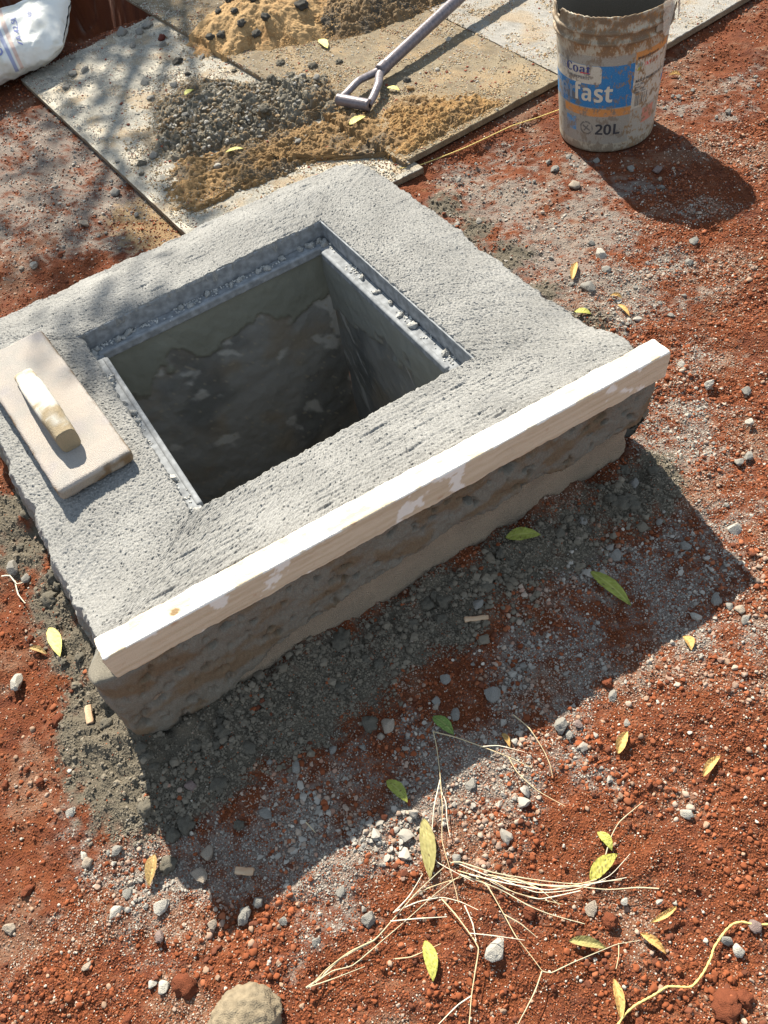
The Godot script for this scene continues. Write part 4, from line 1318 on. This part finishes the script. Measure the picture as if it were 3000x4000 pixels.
func whereabouts(x: float, z: float) -> String:
	if x < -0.55: return "left of the chamber"
	if z < -0.5: return "behind the chamber's left corner" if x < 0.3 else "beyond the bucket"
	if z > 0.9: return "on the sunlit red soil in front of the shadow"
	if z > 0.5: return "in the shadow in front of the chamber" if x < 0.46 else "right of the chamber's shadow"
	if x > 1.05: return "around the foot of the bucket"
	return "between the chamber and the bucket"

func stone_colour(k: String) -> Material:
	return M["stone_" + k]

func put_stone(called: String, at: Vector2, rx: float, ry: float, kind: String, label: String, group: String) -> void:
	var i := rng.randi() % stone_meshes.size()
	var o := part(self, called, stone_meshes[i] if kind != "m" and kind != "k" and kind != "r" else lump_meshes[i % lump_meshes.size()], stone_colour(kind))
	var h := minf(rx, ry) * 0.68
	o.position = Vector3(at.x, top_y(at.x, at.y) + h * 0.28, at.y)
	o.rotation = Vector3(rng.randf_range(-0.3, 0.3), rng.randf_range(-0.4, 0.4) + 0.385, rng.randf_range(-0.3, 0.3))
	o.scale = Vector3(rx, h, ry)
	tag(o, label, "stone" if kind != "m" and kind != "k" else "clod", group)

func build_stones() -> void:
	for e in STONES: put_stone("stone", Vector2(e[0], e[1]), e[2], e[3], e[4], e[5], "larger stones on the soil")
	for e in BOARD_STONES: put_stone("stone", Vector2(e[0], e[1]), e[2], e[3], e[4], e[5], "stones on the boards")
	# the half-buried cobble at the bottom edge
	var cob := part(self, "cobble", stone_mesh(4, 0, 0.12, 77, false), M.cobble, Vector3(-0.585, 0.012, 0.955))
	cob.scale = Vector3(0.052, 0.036, 0.046)
	tag(cob, "big rounded tan cobble cut by the bottom edge", "stone")
	# smaller ones nobody could tell apart
	var groups := [["red_stone", "r", "small brick-red gravel stone lying loose", 80], ["pale_stone", "p", "small pale chip of stone", 50], ["grey_stone", "g", "small grey cement-coated stone", 100]]
	for g in groups:
		var left: int = g[3]
		while left > 0:
			var x := rng.randf_range(-0.95, 2.0)
			var z := rng.randf_range(-1.2, 1.3)
			if not seen(x, z) or on_boards(x, z) or off_slab(x, z) < 0.04: continue
			if g[1] == "g" and zone(z_cem, x, z) < 0.3: continue
			if g[1] == "r" and zone(z_cem, x, z) > 0.5: continue
			if Vector2(x - 1.295, z + 0.48).length() < 0.16: continue
			left -= 1
			var r := 0.0032 + 0.005 * pow(rng.randf(), 2.2)
			var lab: String = g[2] + " " + whereabouts(x, z)
			if g[1] == "g": r *= 1.5
			put_stone(g[0], Vector2(x, z), r * rng.randf_range(0.9, 1.5), r, g[1], lab, lab)
	# clods of mortar fallen along the left and front sides
	for k in 70:
		var x := rng.randf_range(-0.62, -0.535)
		var z := rng.randf_range(-0.25, 0.75)
		if k > 36:
			x = rng.randf_range(-0.56, 0.6)
			z = rng.randf_range(0.515, 0.60)
		elif z > 0.47: x = rng.randf_range(-0.60, -0.42)
		if near_leaf(x, z): continue
		var r := rng.randf_range(0.006, 0.017)
		var label := "olive-grey clod of fallen mortar along the collar's left side" if k <= 36 else "dark grey clod of fallen mortar in front of the plinth"
		put_stone("mortar_clod", Vector2(x, z), r, r * rng.randf_range(0.8, 1.2), "m", label, label)
	for k in 34:
		var p := Vector2(0.50, -1.35) + Vector2(rng.randfn() * 0.17, rng.randfn() * 0.10)
		var r := rng.randf_range(0.008, 0.019)
		put_stone("mortar_clod", p, r, r * 0.9, "m" if k % 3 else "g", "clod on the dark mortar heap behind the collar", "clods on the mortar heap")
	for k in 16:
		var p := Vector2(0.80, -1.86) + Vector2(rng.randfn() * 0.10, rng.randfn() * 0.11)
		var r := rng.randf_range(0.010, 0.02)
		put_stone("mortar_clod", p, r, r * 0.9, "k", "dark clod on the orange sand heap", "clods on the sand heap")

func near_leaf(x: float, z: float) -> bool:
	for e in LEAVES:
		if Vector2(x, z).distance_to(Vector2(e[0] + e[2], e[1] + e[3]) * 0.5) < 0.05: return true
	return false

# inside the part of the ground that can be seen, with a margin
func seen(x: float, z: float) -> bool:
	var q := PackedVector2Array([Vector2(0.0, -3.5), Vector2(2.6, -0.75), Vector2(0.05, 1.62), Vector2(-1.25, 0.85)])
	return Geometry2D.is_point_in_polygon(Vector2(x, z), q)

func scatter(called: String, label: String, category: String, mesh: Mesh, m: Material, xf: Array, cols: PackedColorArray) -> void:
	var mm := MultiMesh.new()
	mm.transform_format = MultiMesh.TRANSFORM_3D
	mm.use_colors = true
	mm.mesh = mesh
	mm.instance_count = xf.size()
	for i in xf.size():
		mm.set_instance_transform(i, xf[i])
		mm.set_instance_color(i, cols[i])
	var o := MultiMeshInstance3D.new()
	o.name = numbered(called)
	o.multimesh = mm
	o.material_override = m
	add_child(o)
	tag(o, label, category, "", "stuff")

func bit(x: float, y: float, z: float, r: float) -> Transform3D:
	var b := Basis.from_euler(Vector3(rng.randf() * TAU, rng.randf() * TAU, rng.randf() * TAU))
	b = b.scaled(Vector3(r * rng.randf_range(0.8, 1.3), r * rng.randf_range(0.55, 0.95), r * rng.randf_range(0.8, 1.3)))
	return Transform3D(b, Vector3(x, y, z))

func build_gravel() -> void:
	var lists := [[], [], [], []]          # red, red angular, cement crumbs, mortar crumbs
	var cols := [PackedColorArray(), PackedColorArray(), PackedColorArray(), PackedColorArray()]
	var eye := Vector3(-0.36, 1.37, 1.31)
	var corner := [Vector2(0.0, -3.5), Vector2(2.6, -0.75), Vector2(0.05, 1.62), Vector2(-1.25, 0.85)]
	var want := 640000
	while want > 0:
		want -= 1
		var ta := sqrt(rng.randf())
		var tb := rng.randf()
		var q3: Vector2 = corner[0] if rng.randf() < 0.45 else corner[2]
		var q: Vector2 = q3.lerp(corner[1].lerp(corner[3], tb), ta)
		var x := q.x
		var z := q.y
		if z < -2.6 or on_boards(x, z): continue
		var d := off_slab(x, z)
		if d < 0.003: continue
		if Vector2(x - 1.295, z + 0.48).length() < 0.133: continue
		var far := eye.distance_to(Vector3(x, 0, z))
		if rng.randf() > 2.4 / (far * far): continue
		var y := soil_height(x, z)
		var m := zone(z_mor, x, z)
		var g := zone(z_cem, x, z)
		var n1 := nf.get_noise_2d(x * 7.0 + 11.0, z * 7.0)
		var n2 := nf.get_noise_2d(x * 5.0 - 20.0, z * 5.0)
		var coarse := 0.75 + 0.7 * clampf(n2 + 0.3, 0.0, 1.0)     # gravelly and fine patches
		var r := (0.0008 + 0.0009 * pow(rng.randf(), 1.5)) * far / 1.6
		if rng.randf() < 0.11 * coarse: r = (0.0014 + 0.0033 * pow(rng.randf(), 2.8)) * coarse
		if n2 < -0.2 and r > 0.0018 and rng.randf() < 0.75: continue
		var u := rng.randf()
		var lum := rng.randf_range(0.82, 1.2)
		if u < sstep(0.25, 0.75, m + n1 * 0.3) * 0.93:
			if rng.randf() < 0.12: r *= rng.randf_range(1.2, 2.0)
			lists[3].append(bit(x, y + r * 0.4, z, r))
			cols[3].append(Color(0.155, 0.134, 0.102) * lum)
		elif rng.randf() < sstep(0.4, 1.1, g + n1 * 0.9) * 0.52:
			if rng.randf() < 0.10: r *= 1.8
			lists[2].append(bit(x, y + r * 0.4, z, r))
			cols[2].append(Color(0.285, 0.262, 0.228) * lum)
		else:
			var c := Color(0.190, 0.057, 0.0235)
			var w := rng.randf()
			if w < 0.20: c = Color(0.245, 0.085, 0.040)
			elif w < 0.42: c = Color(0.115, 0.040, 0.022)
			elif w < 0.50: c = Color(0.27, 0.18, 0.125)
			elif w < 0.545: c = Color(0.42, 0.38, 0.32)
			if rng.randf() < 0.5 * sstep(0.05, 0.5, nf.get_noise_2d(x * 4.0 + 90.0, z * 4.0) + 0.4 * g): c = c.lerp(Color(0.33, 0.27, 0.215), rng.randf_range(0.4, 1.0))
			if w >= 0.5 and w < 0.545 and r > 0.004: r *= 0.6
			var which := 1 if rng.randf() < 0.6 else 0
			lists[which].append(bit(x, y + r * 0.4, z, r))
			cols[which].append(c * lum)
	scatter("fine_red_gravel", "rounded red murram grit covering the soil", "gravel", stone_mesh(1, 5, 0.45, 5, false), M.grit, lists[0], cols[0])
	scatter("angular_red_gravel", "angular red murram grit covering the soil", "gravel", stone_mesh(1, 9, 0.35, 8, true), M.grit, lists[1], cols[1])
	scatter("cement_crumbs", "grey cement-dusted grit around the chamber", "cement crumbs", stone_mesh(1, 8, 0.45, 12, true), M.grit, lists[2], cols[2])
	scatter("mortar_crumbs", "olive-grey mortar crumbs along the foot of the chamber", "mortar crumbs", stone_mesh(1, 1, 0.5, 14, true), M.grit, lists[3], cols[3])
	# crumbs on boards and heaps
	var bl := []
	var bc := PackedColorArray()
	for k in 230000:
		var x := rng.randf_range(0.05, 2.5)
		var z := rng.randf_range(-3.1, -0.66)
		if not seen(x, z) or not on_boards(x, z): continue
		var n := nf.get_noise_2d(x * 7.0, z * 7.0 + 40.0)
		var hh := heap_at(x, z)
		var y := top_y(x, z)
		var c := Color(0.36, 0.335, 0.285)
		var r := rng.randf_range(0.0010, 0.0022)
		if hh > 0.03:
			var dm := Vector2((x - 0.52) / 0.34, (z + 1.36) / 0.22).length()
			var ds := Vector2((x - 0.95) / 0.38, (z + 1.95) / 0.40).length()
			if dm < 0.9:
				c = [Color(0.185, 0.16, 0.115), Color(0.15, 0.135, 0.105), Color(0.235, 0.165, 0.095), Color(0.30, 0.28, 0.245)][rng.randi() % 4]
				r *= 0.8 + 2.8 * pow(rng.randf(), 4.0)
			elif ds < 1.0: c = Color(0.46, 0.29, 0.13)
			else: c = Color(0.28, 0.175, 0.08)
		else:
			if n < 0.0 and rng.randf() < 0.85 - 0.9 * near_heap(x, z): continue
			if rng.randf() < near_heap(x, z): c = Color(0.27, 0.19, 0.105) if rng.randf() < 0.6 else Color(0.20, 0.19, 0.16)
			if rng.randf() < 0.08: c = Color(0.20, 0.06, 0.035)
			elif x > 0.75 and rng.randf() < 0.5: c = Color(0.36, 0.26, 0.15)
			if rng.randf() < 0.03: r *= 2.2
		bl.append(bit(x, y + r * 0.3, z, r))
		bc.append(c * rng.randf_range(0.7, 1.25))
	scatter("board_crumbs", "grey and sandy crumbs strewn over the boards and heaps", "crumbs", stone_mesh(1, 3, 0.4, 21, true), M.grit, bl, bc)
	# grains left on the steel ledge and the collar
	var cl := []
	var cg := PackedColorArray()
	for k in 1300:
		var side := rng.randi() % 4
		var p := Basis(Vector3.UP, -PI / 2 * side) * Vector3(rng.randf_range(-0.29, 0.29), 0.2188, -0.2945 + absf(rng.randfn()) * 0.010)
		if p.z > 0.25 or nf.get_noise_2d(p.x * 9.0, p.z * 9.0) < -0.05: continue
		var r := rng.randf_range(0.0010, 0.0026)
		cl.append(bit(p.x, p.y + r * 0.3, p.z, r))
		cg.append(Color(0.45, 0.445, 0.42) * rng.randf_range(0.7, 1.2))
	for k in 700:
		var x := rng.randf_range(-0.52, 0.51)
		var z := rng.randf_range(-0.5, 0.44)
		if maxf(absf(x), absf(z)) < 0.305: continue
		var r := rng.randf_range(0.0006, 0.0015)
		cl.append(bit(x, 0.2625 + (0.018 * (z - 0.3) / 0.15 if z > 0.3 else 0.0), z, r))
		cg.append(Color(0.34, 0.33, 0.30) * rng.randf_range(0.6, 1.2))
	scatter("mortar_grains", "grains of mortar left on the steel ledge and collar", "mortar grains", stone_mesh(1, 2, 0.4, 31, true), M.grit, cl, cg)

# ---------------------------------------------------------------- the tree that dapples the far corner
func build_tree() -> void:
	var t := thing("shade_tree", "leafy tree behind the site whose crown shades the far left corner", "tree", Vector3(2.2, 0, -7.6))
	var base := t.position
	var sun := Vector3(0.17, 1.0, -1.1)
	var spots := [[0.45, -2.75, 0.5, 3600, 3.2], [0.1, -3.0, 0.6, 3600, 3.4], [0.5, -3.3, 0.5, 2200, 3.0], [0.12, -1.7, 0.55, 190, 3.1], [-0.2, -0.95, 0.4, 80, 3.3], [0.1, -1.15, 0.35, 90, 3.0], [-0.38, -0.7, 0.3, 60, 3.8], [-0.25, 0.08, 0.16, 60, 3.7]]
	var trunk := PackedVector3Array([Vector3(0, -0.2, 0), Vector3(0.02, 0.8, 0.05), Vector3(-0.1, 1.8, 0.1), Vector3(-0.25, 2.8, 0.3), Vector3(-0.4, 3.6, 0.6)])
	part(t, "trunk", tube(trunk, PackedFloat32Array([0.2, 0.16, 0.14, 0.11, 0.08]), 12), M.bark)
	var leaf := leaf_mesh(0.085, 0.026, 0.004, 0.15, 0.0, Color(0.10, 0.17, 0.035), 0.0, 3.0)
	var xf := []
	for s in spots:
		var h: float = s[4]
		var c := Vector3(s[0], 0, s[1]) + sun * h - base
		part(t, "limb", tube(smooth_line([Vector3(-0.3, 2.9, 0.35), (Vector3(-0.3, 2.9, 0.35) + c) * 0.5 + Vector3(0, 0.25, 0), c], 0.15), limb_radii(smooth_line([Vector3(-0.3, 2.9, 0.35), (Vector3(-0.3, 2.9, 0.35) + c) * 0.5 + Vector3(0, 0.25, 0), c], 0.15).size()), 7), M.bark)
		for k in int(s[3]):
			var d := Vector3(rng.randfn(), rng.randfn() * 0.7, rng.randfn()) * float(s[2]) * 0.5
			var b := Basis.from_euler(Vector3(rng.randf_range(-0.9, 0.9), rng.randf() * TAU, rng.randf_range(-0.7, 0.7)))
			xf.append(Transform3D(b.scaled(Vector3.ONE * rng.randf_range(0.8, 1.3)), c + d))
	var mm := MultiMesh.new()
	mm.transform_format = MultiMesh.TRANSFORM_3D
	mm.mesh = leaf
	mm.instance_count = xf.size()
	for i in xf.size(): mm.set_instance_transform(i, xf[i])
	var o := MultiMeshInstance3D.new()
	o.name = "crown"
	o.multimesh = mm
	o.material_override = M.leaf
	o.set_meta("kind", "stuff")
	t.add_child(o)

func limb_radii(n: int) -> PackedFloat32Array:
	var r := PackedFloat32Array()
	for i in n: r.append(lerpf(0.03, 0.004, i / float(n)))
	return r

# ---------------------------------------------------------------- materials
func make_materials() -> void:
	var simplex := FastNoiseLite.TYPE_SIMPLEX_SMOOTH
	var cells := FastNoiseLite.TYPE_CELLULAR
	var speck := noise_tex(0.06, simplex, 0.72, 1.0, 1, 4)
	var specks := noise_tex(0.14, simplex, 0.6, 1.0, 2, 3)
	var blot := noise_tex(0.02, simplex, 0.7, 1.0, 3, 5)
	var n_fine := noise_tex(0.10, simplex, 0, 1, 4, 4, true, 6.0)
	var n_grit := noise_tex(0.09, cells, 0, 1, 5, 2, true, 7.0)
	var n_soft := noise_tex(0.03, simplex, 0, 1, 6, 5, true, 4.0)
	M.soil = grain(mat(Color.WHITE, 0.97, 0.0, true), specks, n_grit, 5.0, 1.0)
	M.mortar = grain(mat(Color.WHITE, 0.93, 0.0, true), speck, n_fine, 9.0, 0.55)
	M.mortar_light = grain(mat(lin(0.44, 0.435, 0.41), 0.95), speck, n_fine, 9.0, 0.8)
	M.mortar_dark = grain(mat(lin(0.17, 0.155, 0.13), 0.95), speck, n_fine, 9.0, 0.8)
	M.rough_concrete = grain(mat(Color.WHITE, 0.96, 0.0, true), specks, n_fine, 6.0, 1.5)
	M.pit = grain(mat(Color.WHITE, 0.6, 0.0, true), null, n_soft, 3.0, 0.3)
	M.pit_floor = grain(mat(lin(0.12, 0.115, 0.10), 0.9), blot, n_soft, 3.0, 0.6)
	M.steel = grain(mat(lin(0.30, 0.315, 0.33), 0.8, 0.0), blot, n_soft, 4.0, 0.05)
	M.steel.metallic_specular = 0.12
	M.timber = grain(mat(Color.WHITE, 0.88, 0.0, true), null, n_fine, 6.0, 0.3)
	M.float_cement = grain(mat(Color.WHITE, 0.92, 0.0, true), specks, n_fine, 8.0, 0.9)
	M.board = grain(mat(Color.WHITE, 0.95, 0.0, true), speck, n_fine, 5.0, 0.6)
	M.sand = grain(mat(Color.WHITE, 0.97, 0.0, true), specks, n_grit, 7.0, 0.9)
	M.grit = mat(Color.WHITE, 0.95, 0.0, true)
	M.leaf = mat(Color.WHITE, 0.6, 0.0, true)
	M.leaf.backlight_enabled = true
	M.leaf.backlight = Color(0.35, 0.4, 0.2)
	M.straw = mat(lin(0.50, 0.405, 0.245), 0.8)
	M.straw_pale = mat(lin(0.60, 0.54, 0.42), 0.8)
	M.straw_green = mat(lin(0.44, 0.40, 0.27), 0.8)
	M.cord = mat(lin(0.60, 0.46, 0.16), 0.7)
	M.shaft = grain(mat(lin(0.22, 0.195, 0.21), 0.42, 0.4), blot, n_soft, 7.0, 0.3)
	M.bark = grain(mat(lin(0.14, 0.10, 0.07), 0.95), specks, n_grit, 3.0, 1.0)
	M.sack = grain(mat(Color.WHITE, 0.55, 0.0, true), null, n_soft, 3.0, 0.35)
	M.bucket = mat(Color.WHITE, 0.55)
	M.bucket.albedo_texture = bucket_image()
	M.bucket_plain = mat(lin(0.33, 0.29, 0.23), 0.6)
	M.clear_plastic = mat(Color(0.86, 0.84, 0.78, 0.42), 0.25)
	M.clear_plastic.transparency = BaseMaterial3D.TRANSPARENCY_ALPHA
	M.print_cream = mat(lin(0.50, 0.46, 0.37), 0.6)
	M.print_faded = mat(lin(0.17, 0.215, 0.27), 0.7)
	M.print_smeared = mat(lin(0.33, 0.33, 0.34), 0.7)
	M.print_navy = mat(lin(0.05, 0.06, 0.16), 0.6)
	M.print_dark = mat(lin(0.13, 0.125, 0.13), 0.6)
	M.print_black = mat(lin(0.045, 0.045, 0.05), 0.6)
	M.print_red = mat(lin(0.55, 0.07, 0.07), 0.6)
	M.print_bagblue = mat(lin(0.19, 0.22, 0.42), 0.7)
	for e in [["p", 0.40, 0.335, 0.265], ["w", 0.50, 0.47, 0.41], ["g", 0.30, 0.285, 0.255], ["m", 0.155, 0.14, 0.11], ["v", 0.26, 0.195, 0.175], ["r", 0.20, 0.06, 0.028], ["d", 0.13, 0.035, 0.025], ["k", 0.085, 0.08, 0.07], ["s", 0.36, 0.23, 0.11]]:
		M["stone_" + e[0]] = grain(mat(lin(e[1], e[2], e[3]), 0.93), specks, n_fine, 9.0, 0.8)
	M.cobble = grain(mat(lin(0.27, 0.22, 0.15), 0.95), blot, n_fine, 7.0, 0.8)

# ---------------------------------------------------------------- the scene
func _ready() -> void:
	# camera, sky, sun, exposure
	var cam := Camera3D.new()
	cam.name = "camera"
	add_child(cam)
	cam.position = Vector3(-0.35990, 1.36802, 1.31476)
	cam.rotation = Vector3(-0.89743, -0.38513, -0.21949)
	cam.fov = 60.9486
	cam.near = 0.05
	cam.far = 300.0
	cam.current = true
	var sky_mat := ProceduralSkyMaterial.new()
	sky_mat.sky_top_color = Color(0.50, 0.555, 0.62)
	sky_mat.sky_horizon_color = Color(0.82, 0.84, 0.85)
	sky_mat.ground_bottom_color = Color(0.30, 0.22, 0.18)
	sky_mat.ground_horizon_color = Color(0.62, 0.57, 0.52)
	sky_mat.sun_angle_max = 0.0
	sky_mat.energy_multiplier = 0.8
	var sky := Sky.new()
	sky.sky_material = sky_mat
	var env := Environment.new()
	env.background_mode = Environment.BG_SKY
	env.sky = sky
	env.tonemap_mode = Environment.TONE_MAPPER_LINEAR
	env.tonemap_exposure = 2.9
	env.sdfgi_enabled = true
	env.ssao_enabled = true
	env.ssil_enabled = true
	var we := WorldEnvironment.new()
	we.name = "world_environment"
	we.environment = env
	add_child(we)
	var sun := DirectionalLight3D.new()
	sun.name = "sun"
	add_child(sun)
	sun.look_at_from_position(Vector3.ZERO, SUN_TRAVEL, Vector3.UP)
	sun.light_energy = 1.5
	sun.light_color = Color(1.0, 0.965, 0.90)
	sun.light_angular_distance = 0.53
	sun.shadow_enabled = true

	rng.seed = 20240611
	nz.noise_type = FastNoiseLite.TYPE_SIMPLEX_SMOOTH
	nz.frequency = 1.0
	nz.fractal_type = FastNoiseLite.FRACTAL_NONE
	nz.seed = 7
	nf.noise_type = FastNoiseLite.TYPE_SIMPLEX_SMOOTH
	nf.frequency = 1.0
	nf.fractal_octaves = 4
	nf.seed = 19
	make_materials()
	for k in 6:
		stone_meshes.append(stone_mesh(2, 10 + k % 4, 0.28, 40 + k, k % 3 != 2))
		lump_meshes.append(stone_mesh(2, 1, 0.55, 60 + k, false))
	z_cem = splat(z_cem, CEMENT)
	z_mor = splat(z_mor, MORTAR)
	z_san = splat(z_san, SANDY)
	build_ground()
	build_chamber()
	build_boards()
	build_timber()
	build_float()
	build_bucket()
	build_bag()
	build_shovel()
	build_stones()
	build_leaves()
	build_straw()
	build_gravel()
	build_tree()
